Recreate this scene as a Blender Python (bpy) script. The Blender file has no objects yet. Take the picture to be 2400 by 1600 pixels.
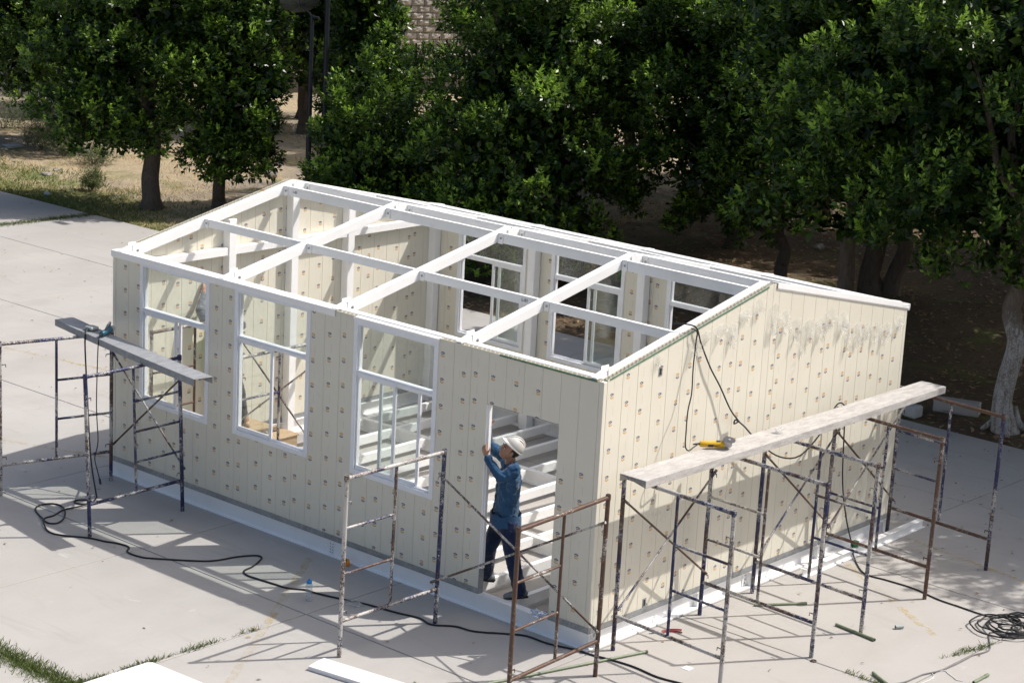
import bpy, bmesh, math, random
import numpy as np
from mathutils import Vector, Matrix

scene = bpy.context.scene
COL = scene.collection
rnd = random.Random(7)

# ------------------------------------------------------------------ camera
cam_data = bpy.data.cameras.new('camera')
cam_data.sensor_fit = 'HORIZONTAL'; cam_data.sensor_width = 36.0
cam_data.lens = 4996.68 / 2400 * 36.0
cam_data.clip_start = 0.1; cam_data.clip_end = 600
cam = bpy.data.objects.new('camera', cam_data); COL.objects.link(cam)
YAW, PIT, ROL = math.radians(130.7827), math.radians(13.8532), math.radians(2.957)
fwd = Vector((math.cos(PIT) * math.cos(YAW), math.cos(PIT) * math.sin(YAW), -math.sin(PIT)))
rgt = Vector((math.sin(YAW), -math.cos(YAW), 0)); up = rgt.cross(fwd)
r2 = math.cos(ROL) * rgt + math.sin(ROL) * up; u2 = -math.sin(ROL) * rgt + math.cos(ROL) * up
m = Matrix((r2, u2, -fwd)).transposed().to_4x4(); m.translation = Vector((13.221, -16.821, 8.635))
cam.matrix_world = m
scene.camera = cam

# ------------------------------------------------------------------ sky, sun, exposure
SUN = Vector((0.4685, 0.6300, 1.0)).normalized()          # towards the sun
world = bpy.data.worlds.new('World'); scene.world = world; world.use_nodes = True
wn = world.node_tree.nodes; wl = world.node_tree.links; wn.clear()
sky = wn.new('ShaderNodeTexSky'); sky.sky_type = 'NISHITA'; sky.sun_disc = False
sky.sun_elevation = math.asin(SUN.z); sky.sun_rotation = math.atan2(SUN.x, SUN.y)
sky.air_density = 1.0; sky.dust_density = 4.5; sky.ozone_density = 1.0
bg = wn.new('ShaderNodeBackground'); bg.inputs['Strength'].default_value = 0.122
wo = wn.new('ShaderNodeOutputWorld')
wl.new(sky.outputs[0], bg.inputs['Color']); wl.new(bg.outputs[0], wo.inputs['Surface'])
sun_d = bpy.data.lights.new('sun', 'SUN'); sun_d.energy = 3.85; sun_d.angle = math.radians(0.53)
sun_d.color = (1.0, 0.95, 0.90)
sun = bpy.data.objects.new('sun', sun_d); COL.objects.link(sun)
sun.rotation_euler = SUN.to_track_quat('Z', 'Y').to_euler(); sun.location = (10, 12, 25)
scene.view_settings.view_transform = 'Standard'; scene.view_settings.look = 'None'
scene.view_settings.exposure = 0.25; scene.view_settings.gamma = 1.0
scene.view_settings.use_curve_mapping = False
scene.render.engine = 'CYCLES'
cy = scene.cycles
cy.use_denoising = True; cy.max_bounces = 10; cy.diffuse_bounces = 4; cy.glossy_bounces = 4
cy.transmission_bounces = 6; cy.transparent_max_bounces = 16
cy.caustics_reflective = False; cy.caustics_refractive = False

# ------------------------------------------------------------------ material helpers
def newmat(name):
    m = bpy.data.materials.new(name); m.use_nodes = True
    nt = m.node_tree; b = nt.nodes['Principled BSDF']
    return m, nt, b
def N(nt, t, **kw):
    n = nt.nodes.new('ShaderNode' + t)
    for k, v in kw.items(): setattr(n, k, v)
    return n
def L(nt, a, b): nt.links.new(a, b)
def S(nt, sock, v):
    if hasattr(v, 'is_output') or hasattr(v, 'links'): L(nt, v, sock)
    else: sock.default_value = v
def math_(nt, op, a, b=None, c=None, clamp=False):
    n = N(nt, 'Math', operation=op); n.use_clamp = clamp
    S(nt, n.inputs[0], a)
    if b is not None: S(nt, n.inputs[1], b)
    if c is not None: S(nt, n.inputs[2], c)
    return n.outputs[0]
def mix(nt, f, a, b):
    n = N(nt, 'Mix', data_type='RGBA')
    S(nt, n.inputs[0], f)
    for i, v in ((6, a), (7, b)):
        if isinstance(v, tuple): n.inputs[i].default_value = (*v[:3], 1)
        else: L(nt, v, n.inputs[i])
    return n.outputs[2]
def noise(nt, scale, detail=4, rough=0.55, vec=None, dist=0.0):
    n = N(nt, 'TexNoise'); n.inputs['Scale'].default_value = scale; n.inputs['Detail'].default_value = detail
    n.inputs['Roughness'].default_value = rough; n.inputs['Distortion'].default_value = dist
    if vec is not None: L(nt, vec, n.inputs['Vector'])
    return n.outputs['Fac']
def ramp(nt, fac, lo, hi):
    n = N(nt, 'MapRange'); n.inputs['From Min'].default_value = lo; n.inputs['From Max'].default_value = hi
    L(nt, fac, n.inputs['Value']); return n.outputs[0]
def objcoord(nt, scale=(1, 1, 1)):
    t = N(nt, 'TexCoord'); mp = N(nt, 'Mapping'); mp.inputs['Scale'].default_value = scale
    L(nt, t.outputs['Object'], mp.inputs['Vector']); return mp.outputs[0]
def geocoord(nt, scale=(1, 1, 1)):
    t = N(nt, 'NewGeometry'); mp = N(nt, 'Mapping'); mp.inputs['Scale'].default_value = scale
    L(nt, t.outputs['Position'], mp.inputs['Vector']); return mp.outputs[0]
def bump(nt, b, h, strength=0.3, dist=0.01):
    n = N(nt, 'Bump'); n.inputs['Strength'].default_value = strength; n.inputs['Distance'].default_value = dist
    L(nt, h, n.inputs['Height']); L(nt, n.outputs[0], b.inputs['Normal'])
def plain(name, col, rough=0.5, metal=0.0, var=0.12, scale=6.0, bmp=0.0, spec=0.5):
    m, nt, b = newmat(name)
    v = objcoord(nt); f = noise(nt, scale, 5, 0.6, v)
    lo = tuple(c * (1 - var) for c in col); hi = tuple(min(1, c * (1 + var)) for c in col)
    L(nt, mix(nt, ramp(nt, f, .3, .7), lo, hi), b.inputs['Base Color'])
    b.inputs['Roughness'].default_value = rough; b.inputs['Metallic'].default_value = metal
    b.inputs['Specular IOR Level'].default_value = spec
    if bmp: bump(nt, b, noise(nt, scale * 8, 4, .6, v), bmp, .004)
    return m

M = {}
# white painted steel with a little dust and scuffing
def mat_white():
    m, nt, b = newmat('white_paint'); v = geocoord(nt)
    f = noise(nt, 2.2, 6, .65, v); g = noise(nt, 24, 4, .7, v)
    c = mix(nt, ramp(nt, f, .5, .8), (.90, .90, .89), (.83, .82, .80))
    c = mix(nt, math_(nt, 'MULTIPLY', ramp(nt, g, .66, .76), .45), c, (.50, .47, .43))
    L(nt, c, b.inputs['Base Color']); b.inputs['Roughness'].default_value = .38
    return m
M['white'] = mat_white()
M['alu'] = plain('white_aluminium', (.83, .845, .87), .32, 0, .04)
def mat_galv():
    m, nt, b = newmat('galvanised_steel'); v = geocoord(nt)
    vo = N(nt, 'TexVoronoi'); vo.inputs['Scale'].default_value = 45; L(nt, v, vo.inputs['Vector'])
    f = noise(nt, 3, 4, .6, v)
    c = mix(nt, vo.outputs['Color'], (.30, .32, .33), (.46, .48, .49))
    c = mix(nt, ramp(nt, f, .45, .75), c, (.26, .26, .26))
    L(nt, c, b.inputs['Base Color']); b.inputs['Metallic'].default_value = .55; b.inputs['Roughness'].default_value = .45
    return m
M['galv'] = mat_galv()

# cream wall panel with printed protective film (marks in panel UV, metres)
def mat_panel():
    m, nt, b = newmat('cream_wall_panel')
    uv = N(nt, 'UVMap', uv_map='UVMap'); sp = N(nt, 'SeparateXYZ'); L(nt, uv.outputs[0], sp.inputs[0])
    u, v = sp.outputs[0], sp.outputs[1]
    uv2 = N(nt, 'UVMap', uv_map='film'); sp2 = N(nt, 'SeparateXYZ'); L(nt, uv2.outputs[0], sp2.inputs[0])
    film = math_(nt, 'LESS_THAN', sp2.outputs[0], 0.0); flip = sp2.outputs[1]
    P = 0.30
    vf = math_(nt, 'WRAP', v, P, 0.0)
    x = math_(nt, 'DIVIDE', math_(nt, 'SUBTRACT', u, 0.0), 0.029)
    y = math_(nt, 'DIVIDE', math_(nt, 'SUBTRACT', vf, 0.10), 0.030)
    ax = math_(nt, 'ABSOLUTE', x)
    inside = math_(nt, 'LESS_THAN', ax, 1.0)
    def band(expr, lo, hi):
        return math_(nt, 'MULTIPLY', math_(nt, 'GREATER_THAN', expr, lo), math_(nt, 'LESS_THAN', expr, hi))
    t = math_(nt, 'ADD', y, math_(nt, 'MULTIPLY', ax, .38))
    t2 = math_(nt, 'SUBTRACT', math_(nt, 'MULTIPLY', ax, .38), y)
    topm = math_(nt, 'MULTIPLY', band(t, .66, 1.12), inside)
    botm = math_(nt, 'MULTIPLY', band(t2, .66, 1.12), inside)
    sl = math_(nt, 'SUBTRACT', y, math_(nt, 'MULTIPLY', x, .28))
    midin = math_(nt, 'LESS_THAN', ax, .8)
    m1 = math_(nt, 'MULTIPLY', band(sl, .06, .40), midin)
    m2 = math_(nt, 'MULTIPLY', band(sl, -.36, -.16), midin)
    # thin printed line beside the marks
    ln = math_(nt, 'MULTIPLY', math_(nt, 'LESS_THAN', math_(nt, 'ABSOLUTE', math_(nt, 'SUBTRACT', u, .030)), .0016), band(vf, .185, .285))
    ln2 = math_(nt, 'MULTIPLY', math_(nt, 'LESS_THAN', math_(nt, 'ABSOLUTE', math_(nt, 'SUBTRACT', u, -.062)), .0012), band(vf, .05, .14))
    g = geocoord(nt)
    st = noise(nt, 1.3, 6, .62, g); stz = noise(nt, 2.0, 5, .6, geocoord(nt, (5, 5, .5))); sp_ = noise(nt, 60, 3, .6, g)
    base = mix(nt, ramp(nt, st, .35, .75), (.745, .713, .60), (.70, .667, .555))
    base = mix(nt, math_(nt, 'MULTIPLY', ramp(nt, stz, .58, .85), .45), base, (.60, .56, .47))
    base = mix(nt, math_(nt, 'MULTIPLY', ramp(nt, sp_, .70, .78), .35), base, (.42, .37, .30))
    blot = noise(nt, .9, 3, .5, geocoord(nt, (1.3, 1.3, 1.0)), 1.2)
    base = mix(nt, math_(nt, 'MULTIPLY', ramp(nt, blot, .66, .74), math_(nt, 'MULTIPLY', ramp(nt, noise(nt, 14, 4, .6, g), .45, .62), .5)), base, (.50, .47, .42))
    oi = N(nt, 'ObjectInfo')
    base = mix(nt, math_(nt, 'MULTIPLY', oi.outputs['Random'], .35), base, (.69, .655, .55))
    orange, navy = (.58, .31, .07), (.05, .055, .13)
    cA = mix(nt, flip, orange, navy); cB = mix(nt, flip, navy, orange)
    fa = math_(nt, 'MULTIPLY', math_(nt, 'MAXIMUM', topm, m1), film)
    fb = math_(nt, 'MULTIPLY', math_(nt, 'MAXIMUM', botm, m2), film)
    base = mix(nt, math_(nt, 'MULTIPLY', fa, .9), base, cA); base = mix(nt, math_(nt, 'MULTIPLY', fb, .9), base, cB)
    fl = math_(nt, 'MULTIPLY', math_(nt, 'MAXIMUM', ln, ln2), math_(nt, 'MULTIPLY', film, .5))
    base = mix(nt, fl, base, (.20, .19, .18))
    L(nt, base, b.inputs['Base Color'])
    b.inputs['Roughness'].default_value = .42
    bump(nt, b, noise(nt, 5, 3, .5, geocoord(nt, (2, 2, .6))), .06, .02)
    return m
M['panel'] = mat_panel()
M['panel_core'] = plain('panel_core', (.70, .68, .62), .6)
M['filmgreen'] = plain('green_film_edge', (.10, .20, .12), .35, 0, .3, 20)

def mat_scaffold(name, blue, white, brown):
    m, nt, b = newmat(name); v = geocoord(nt)
    t = N(nt, 'ObjectInfo')
    off = N(nt, 'VectorMath', operation='ADD'); L(nt, v, off.inputs[0])
    cmb = N(nt, 'CombineXYZ'); L(nt, math_(nt, 'MULTIPLY', t.outputs['Random'], 37.0), cmb.inputs[0]); L(nt, cmb.outputs[0], off.inputs[1])
    vv = off.outputs[0]
    big = noise(nt, 1.6, 4, .6, vv); mid = noise(nt, 26, 6, .72, vv); fine = noise(nt, 75, 5, .7, vv)
    c = mix(nt, ramp(nt, math_(nt, 'ADD', big, math_(nt, 'MULTIPLY', math_(nt, 'SUBTRACT', mid, .5), .9)), .25 + blue * .36, .37 + blue * .36), (.012, .020, .075), (.085, .048, .032))
    c = mix(nt, ramp(nt, mid, .60 - brown * .1, .72 - brown * .1), c, (.13, .062, .034))
    w = math_(nt, 'ADD', math_(nt, 'MULTIPLY', fine, .55), math_(nt, 'MULTIPLY', mid, .45))
    w = math_(nt, 'ADD', w, math_(nt, 'MULTIPLY', math_(nt, 'SUBTRACT', noise(nt, 2.6, 3, .5, vv), .5), .55))
    c = mix(nt, ramp(nt, w, .60 - white * .14, .68 - white * .14), c, (.47, .455, .43))
    L(nt, c, b.inputs['Base Color']); b.inputs['Roughness'].default_value = .55; b.inputs['Metallic'].default_value = .15
    bump(nt, b, w, .35, .004)
    return m
M['sc_blue'] = mat_scaffold('blue_spattered_steel', .78, .62, .35)
M['sc_mix'] = mat_scaffold('plaster_spattered_steel', .42, .85, .4)
M['sc_white'] = mat_scaffold('plaster_crusted_steel', .3, 1.15, .3)
M['sc_brown'] = mat_scaffold('rusty_steel', .0, .25, .9)
M['sc_grey'] = mat_scaffold('grey_brace_steel', .1, .85, .3)
def mat_plank(name, a, bcol, c3):
    m, nt, b = newmat(name); v = geocoord(nt)
    f = noise(nt, 5, 7, .7, geocoord(nt, (3, .8, 3))); g = noise(nt, 40, 5, .7, v)
    c = mix(nt, ramp(nt, f, .38, .66), a, bcol)
    c = mix(nt, math_(nt, 'MULTIPLY', ramp(nt, g, .55, .7), .55), c, c3)
    L(nt, c, b.inputs['Base Color']); b.inputs['Roughness'].default_value = .75; bump(nt, b, g, .4, .004)
    return m
M['plank_pale'] = mat_plank('plaster_coated_plank', (.53, .515, .49), (.36, .34, .32), (.23, .16, .14))
M['plank_grey'] = mat_plank('grey_steel_plank', (.30, .315, .33), (.22, .225, .235), (.40, .385, .37))

def mat_concrete():
    m, nt, b = newmat('concrete'); v = geocoord(nt)
    big = noise(nt, .22, 5, .6, v, .6); mid = noise(nt, 1.1, 6, .65, geocoord(nt, (1, .55, 1))); fine = noise(nt, 28, 5, .7, v); sp = noise(nt, 90, 3, .6, v)
    inf = N(nt, 'ObjectInfo')
    c = mix(nt, ramp(nt, big, .3, .7), (.385, .368, .338), (.45, .437, .41))
    c = mix(nt, math_(nt, 'MULTIPLY', ramp(nt, mid, .45, .75), .8), c, (.345, .325, .30))
    c = mix(nt, math_(nt, 'MULTIPLY', ramp(nt, mid, .28, .12), .6), c, (.52, .50, .47))
    c = mix(nt, math_(nt, 'MULTIPLY', ramp(nt, fine, .55, .8), .35), c, (.34, .325, .305))
    c = mix(nt, math_(nt, 'MULTIPLY', ramp(nt, sp, .74, .80), .6), c, (.22, .20, .18))
    wv = noise(nt, 3.0, 8, .72, geocoord(nt, (1, 1, 1)), 2.2)
    c = mix(nt, math_(nt, 'MULTIPLY', ramp(nt, math_(nt, 'ABSOLUTE', math_(nt, 'SUBTRACT', wv, .5)), .006, .0), .25), c, (.30, .285, .265))
    stk = noise(nt, 1.6, 6, .65, geocoord(nt, (.35, 2.2, 1)), .8)
    c = mix(nt, math_(nt, 'MULTIPLY', ramp(nt, stk, .56, .74), .5), c, (.30, .28, .255))
    spl = noise(nt, 2.4, 5, .6, v, .5)
    c = mix(nt, math_(nt, 'MULTIPLY', ramp(nt, spl, .68, .72), .5), c, (.53, .52, .50))
    c = mix(nt, math_(nt, 'MULTIPLY', inf.outputs['Random'], .35), c, (.425, .405, .385))
    L(nt, c, b.inputs['Base Color']); b.inputs['Roughness'].default_value = .82; b.inputs['Specular IOR Level'].default_value = .3
    h = math_(nt, 'ADD', math_(nt, 'MULTIPLY', fine, .5), math_(nt, 'MULTIPLY', mid, 1.0))
    bump(nt, b, h, .25, .012)
    return m
M['concrete'] = mat_concrete()
M['joint'] = plain('joint_dirt', (.10, .085, .065), .95, 0, .3, 9)

def mat_ground():
    m, nt, b = newmat('dry_ground'); v = geocoord(nt)
    big = noise(nt, .28, 5, .6, v, .4); mid = noise(nt, 1.6, 6, .65, v); fine = noise(nt, 14, 6, .75, geocoord(nt, (1, 1.6, 1))); px = N(nt, 'SeparateXYZ'); L(nt, v, px.inputs[0])
    c = mix(nt, ramp(nt, mid, .35, .65), (.47, .385, .245), (.37, .305, .22))
    c = mix(nt, ramp(nt, big, .48, .62), c, (.285, .245, .205))
    c = mix(nt, math_(nt, 'MULTIPLY', ramp(nt, fine, .5, .72), .65), c, (.60, .50, .33))
    c = mix(nt, math_(nt, 'MULTIPLY', ramp(nt, fine, .42, .28), .7), c, (.11, .08, .05))
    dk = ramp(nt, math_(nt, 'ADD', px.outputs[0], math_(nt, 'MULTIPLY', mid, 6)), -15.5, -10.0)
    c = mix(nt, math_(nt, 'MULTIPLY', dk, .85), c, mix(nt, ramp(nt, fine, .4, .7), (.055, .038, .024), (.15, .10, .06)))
    spk = noise(nt, 48, 4, .7, v)
    c = mix(nt, math_(nt, 'MULTIPLY', ramp(nt, spk, .56, .70), .6), c, (.16, .125, .085)); c = mix(nt, math_(nt, 'MULTIPLY', ramp(nt, spk, .42, .30), .5), c, (.62, .55, .42))
    edge = math_(nt, 'MULTIPLY', ramp(nt, px.outputs[1], 13.6, 11.4), ramp(nt, px.outputs[0], -19.5, -23.0))
    gm = math_(nt, 'MULTIPLY', ramp(nt, math_(nt, 'ADD', noise(nt, .8, 4, .6, v), math_(nt, 'MULTIPLY', edge, .35)), .56, .70), .8)
    c = mix(nt, gm, c, (.16, .19, .06))
    L(nt, c, b.inputs['Base Color']); b.inputs['Roughness'].default_value = .95; b.inputs['Specular IOR Level'].default_value = .1
    bump(nt, b, math_(nt, 'ADD', fine, math_(nt, 'MULTIPLY', mid, 2)), .8, .05)
    return m
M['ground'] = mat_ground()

def mat_leaf(name, dark, young_lit, rough=.34, trans=.30):
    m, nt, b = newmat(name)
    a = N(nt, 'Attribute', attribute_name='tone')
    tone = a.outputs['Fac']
    c = mix(nt, tone, dark, young_lit)  # on crowns the tone carries painted light as well as leaf age
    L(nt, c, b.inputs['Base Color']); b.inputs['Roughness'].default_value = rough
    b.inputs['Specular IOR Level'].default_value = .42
    tr = N(nt, 'BsdfTranslucent'); L(nt, mix(nt, tone, tuple(x * 1.25 for x in dark), tuple(x * 1.3 for x in young_lit)), tr.inputs['Color'])
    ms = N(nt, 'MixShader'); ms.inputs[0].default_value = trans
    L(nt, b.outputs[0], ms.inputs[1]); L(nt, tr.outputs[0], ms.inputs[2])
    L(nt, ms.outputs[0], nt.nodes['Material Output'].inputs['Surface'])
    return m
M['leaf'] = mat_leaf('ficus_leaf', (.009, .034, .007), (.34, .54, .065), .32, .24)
M['leaf_grey'] = mat_leaf('shrub_leaf', (.10, .13, .06), (.24, .26, .13), .6)
M['grass'] = mat_leaf('grass_blade', (.045, .085, .015), (.17, .21, .05), .6)
M['straw'] = mat_leaf('dry_grass_blade', (.38, .28, .12), (.64, .50, .26), .7)
M['litter'] = mat_leaf('dead_leaf', (.10, .045, .02), (.42, .29, .16), .7, .1)
def mat_bark(name, a, b_, lime=None):
    m, nt, b = newmat(name); v = geocoord(nt)
    f = noise(nt, 9, 6, .7, geocoord(nt, (2.2, 2.2, .5))); g = noise(nt, 40, 4, .6, v)
    c = mix(nt, ramp(nt, f, .35, .65), a, b_)
    if lime:
        sp = N(nt, 'SeparateXYZ'); L(nt, v, sp.inputs[0])
        h = math_(nt, 'ADD', sp.outputs[2], math_(nt, 'MULTIPLY', math_(nt, 'SUBTRACT', f, .5), 1.6))
        k = ramp(nt, h, 1.75, 1.45)
        k = math_(nt, 'MULTIPLY', k, ramp(nt, math_(nt, 'ADD', math_(nt, 'MULTIPLY', f, .6), math_(nt, 'MULTIPLY', g, .4)), .60, .44))
        c = mix(nt, k, c, lime)
    L(nt, c, b.inputs['Base Color']); b.inputs['Roughness'].default_value = .9; bump(nt, b, f, .7, .03)
    return m
M['bark'] = mat_bark('bark', (.085, .065, .05), (.15, .12, .095))
M['bark_white'] = mat_bark('whitewashed_bark', (.10, .075, .055), (.20, .16, .125), (.47, .455, .43))

def mat_glass(name, tint=(.93, .96, .95), extra=.05, refl=.9, soft=False):
    m, nt, b = newmat(name); nt.nodes.remove(b)
    tr = N(nt, 'BsdfTransparent'); tr.inputs[0].default_value = (*tint, 1)
    gl = N(nt, 'BsdfGlossy'); gl.inputs['Roughness'].default_value = .02
    df = N(nt, 'BsdfDiffuse'); df.inputs[0].default_value = (.85, .86, .86, 1)
    fr = N(nt, 'LayerWeight'); fr.inputs[0].default_value = .5
    k = math_(nt, 'ADD', math_(nt, 'MULTIPLY', math_(nt, 'POWER', fr.outputs['Facing'], 4.0), refl), .04)
    ms = N(nt, 'MixShader'); L(nt, k, ms.inputs[0]); L(nt, tr.outputs[0], ms.inputs[1]); L(nt, gl.outputs[0], ms.inputs[2])
    m2 = N(nt, 'MixShader'); v = geocoord(nt)
    if soft:
        tl = N(nt, 'BsdfTranslucent'); tl.inputs[0].default_value = (.9, .9, .89, 1); dm = N(nt, 'MixShader'); dm.inputs[0].default_value = .5
        L(nt, df.outputs[0], dm.inputs[1]); L(nt, tl.outputs[0], dm.inputs[2]); df = dm
    L(nt, math_(nt, 'MULTIPLY', ramp(nt, noise(nt, 2.5, 6, .7, v), .3, .75), extra * 2), m2.inputs[0])
    L(nt, ms.outputs[0], m2.inputs[1]); L(nt, df.outputs[0], m2.inputs[2])
    L(nt, m2.outputs[0], nt.nodes['Material Output'].inputs['Surface'])
    return m
M['glass'] = mat_glass('window_glass', extra=.035)
M['film'] = mat_glass('clear_plastic_film', (.985, .985, .98), .30, .35, True)
M['bottleplastic'] = mat_glass('bottle_plastic', (.88, .92, .94), .42, .6, True)

M['black_rubber'] = plain('black_rubber', (.012, .012, .014), .55)
M['grey_rubber'] = plain('grey_cable', (.17, .165, .17), .6)
M['white_plastic'] = plain('white_plastic', (.75, .75, .74), .4)
M['green_pvc'] = plain('green_conduit', (.17, .215, .13), .45, 0, .15, 12)
M['green_bright'] = plain('green_plastic', (.015, .22, .07), .4)
M['yellow'] = plain('yellow_plastic', (.70, .42, .015), .4, 0, .06)
M['tool_blue'] = plain('teal_plastic', (.012, .085, .13), .42)
M['tool_grey'] = plain('cast_metal', (.42, .42, .43), .4, .6)
M['tool_black'] = plain('black_plastic', (.018, .018, .02), .45)
M['disc'] = plain('abrasive_disc', (.07, .07, .075), .7)
M['boxgrey'] = plain('grey_box_plastic', (.34, .37, .35), .5)
M['orange'] = plain('orange_plastic', (.80, .27, .01), .4, 0, .06)
M['red'] = plain('red_grip', (.26, .025, .02), .45)
M['cap_blue'] = plain('blue_cap', (.01, .25, .62), .4)
M['foil'] = plain('silver_foil', (.80, .80, .82), .16, 1.0, .1, 8)
M['wood'] = mat_plank('plywood', (.42, .32, .20), (.34, .25, .15), (.25, .18, .11))
M['darkhole'] = plain('dark_recess', (.02, .02, .02), .8)
M['ink'] = plain('marker_ink', (.10, .10, .11), .7)
M['sheet_white'] = plain('white_sheet', (.80, .80, .80), .35, 0, .02)
M['rock'] = plain('stone', (.30, .28, .25), .9, 0, .3, 5, .5)
M['foam'] = plain('white_foam', (.45, .46, .46), .8, 0, .06)
M['block'] = plain('split_block', (.40, .365, .32), .95, 0, .28, 7, 1.0)
M['mortar'] = plain('mortar', (.16, .15, .14), .95)
M['lamp'] = plain('dark_lamp_steel', (.022, .026, .034), .5, .3, .2)
M['dish'] = plain('grey_mesh_dish', (.12, .13, .12), .6, .2, .15)
M['yellowpaint'] = None
def mat_yellowpaint():
    m, nt, b = newmat('worn_yellow_paint'); v = geocoord(nt)
    b.inputs['Base Color'].default_value = (.58, .44, .15, 1); b.inputs['Roughness'].default_value = .8
    tr = N(nt, 'BsdfTransparent'); ms = N(nt, 'MixShader')
    f = math_(nt, 'MULTIPLY', ramp(nt, noise(nt, 7, 6, .75, v), .44, .64), ramp(nt, noise(nt, .7, 3, .5, v), .36, .60))
    L(nt, math_(nt, 'MULTIPLY', f, .7), ms.inputs[0]); L(nt, tr.outputs[0], ms.inputs[1]); L(nt, b.outputs[0], ms.inputs[2])
    L(nt, ms.outputs[0], nt.nodes['Material Output'].inputs['Surface']); return m
M['yellowpaint'] = mat_yellowpaint()
# clothes and skin
def mat_cloth(name, col, col2, s=160, folds=.5):
    m, nt, b = newmat(name); v = geocoord(nt)
    f = noise(nt, 7, 5, .6, v); w = noise(nt, s, 3, .6, v)
    c = mix(nt, ramp(nt, f, .3, .7), col, col2)
    L(nt, c, b.inputs['Base Color']); b.inputs['Roughness'].default_value = .88; b.inputs['Specular IOR Level'].default_value = .2
    if 'Sheen Weight' in b.inputs: b.inputs['Sheen Weight'].default_value = .2
    h = math_(nt, 'ADD', math_(nt, 'MULTIPLY', noise(nt, 11, 3, .5, geocoord(nt, (1, 1, 1.6)), 1.0), 1.0), math_(nt, 'MULTIPLY', w, .06))
    bump(nt, b, h, folds, .045); return m
M['denim'] = mat_cloth('denim_shirt', (.018, .062, .135), (.034, .10, .20))
M['jeans'] = mat_cloth('dark_jeans', (.008, .016, .045), (.02, .035, .085))
M['greycloth'] = mat_cloth('grey_sweater', (.14, .15, .17), (.20, .21, .235))
M['vest'] = mat_cloth('green_vest', (.10, .42, .08), (.16, .52, .12))
M['darkcloth'] = mat_cloth('charcoal_trousers', (.035, .035, .04), (.06, .06, .065))
M['skin'] = plain('skin', (.40, .215, .135), .5, 0, .10, 12)
M['hair'] = plain('black_hair', (.012, .010, .009), .5, 0, .3, 60)
M['helmet'] = plain('white_helmet', (.62, .60, .57), .32, 0, .04)
M['shoe_grey'] = plain('grey_shoe', (.16, .165, .17), .7)
M['boot_tan'] = plain('tan_boot', (.45, .30, .17), .7)

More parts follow.
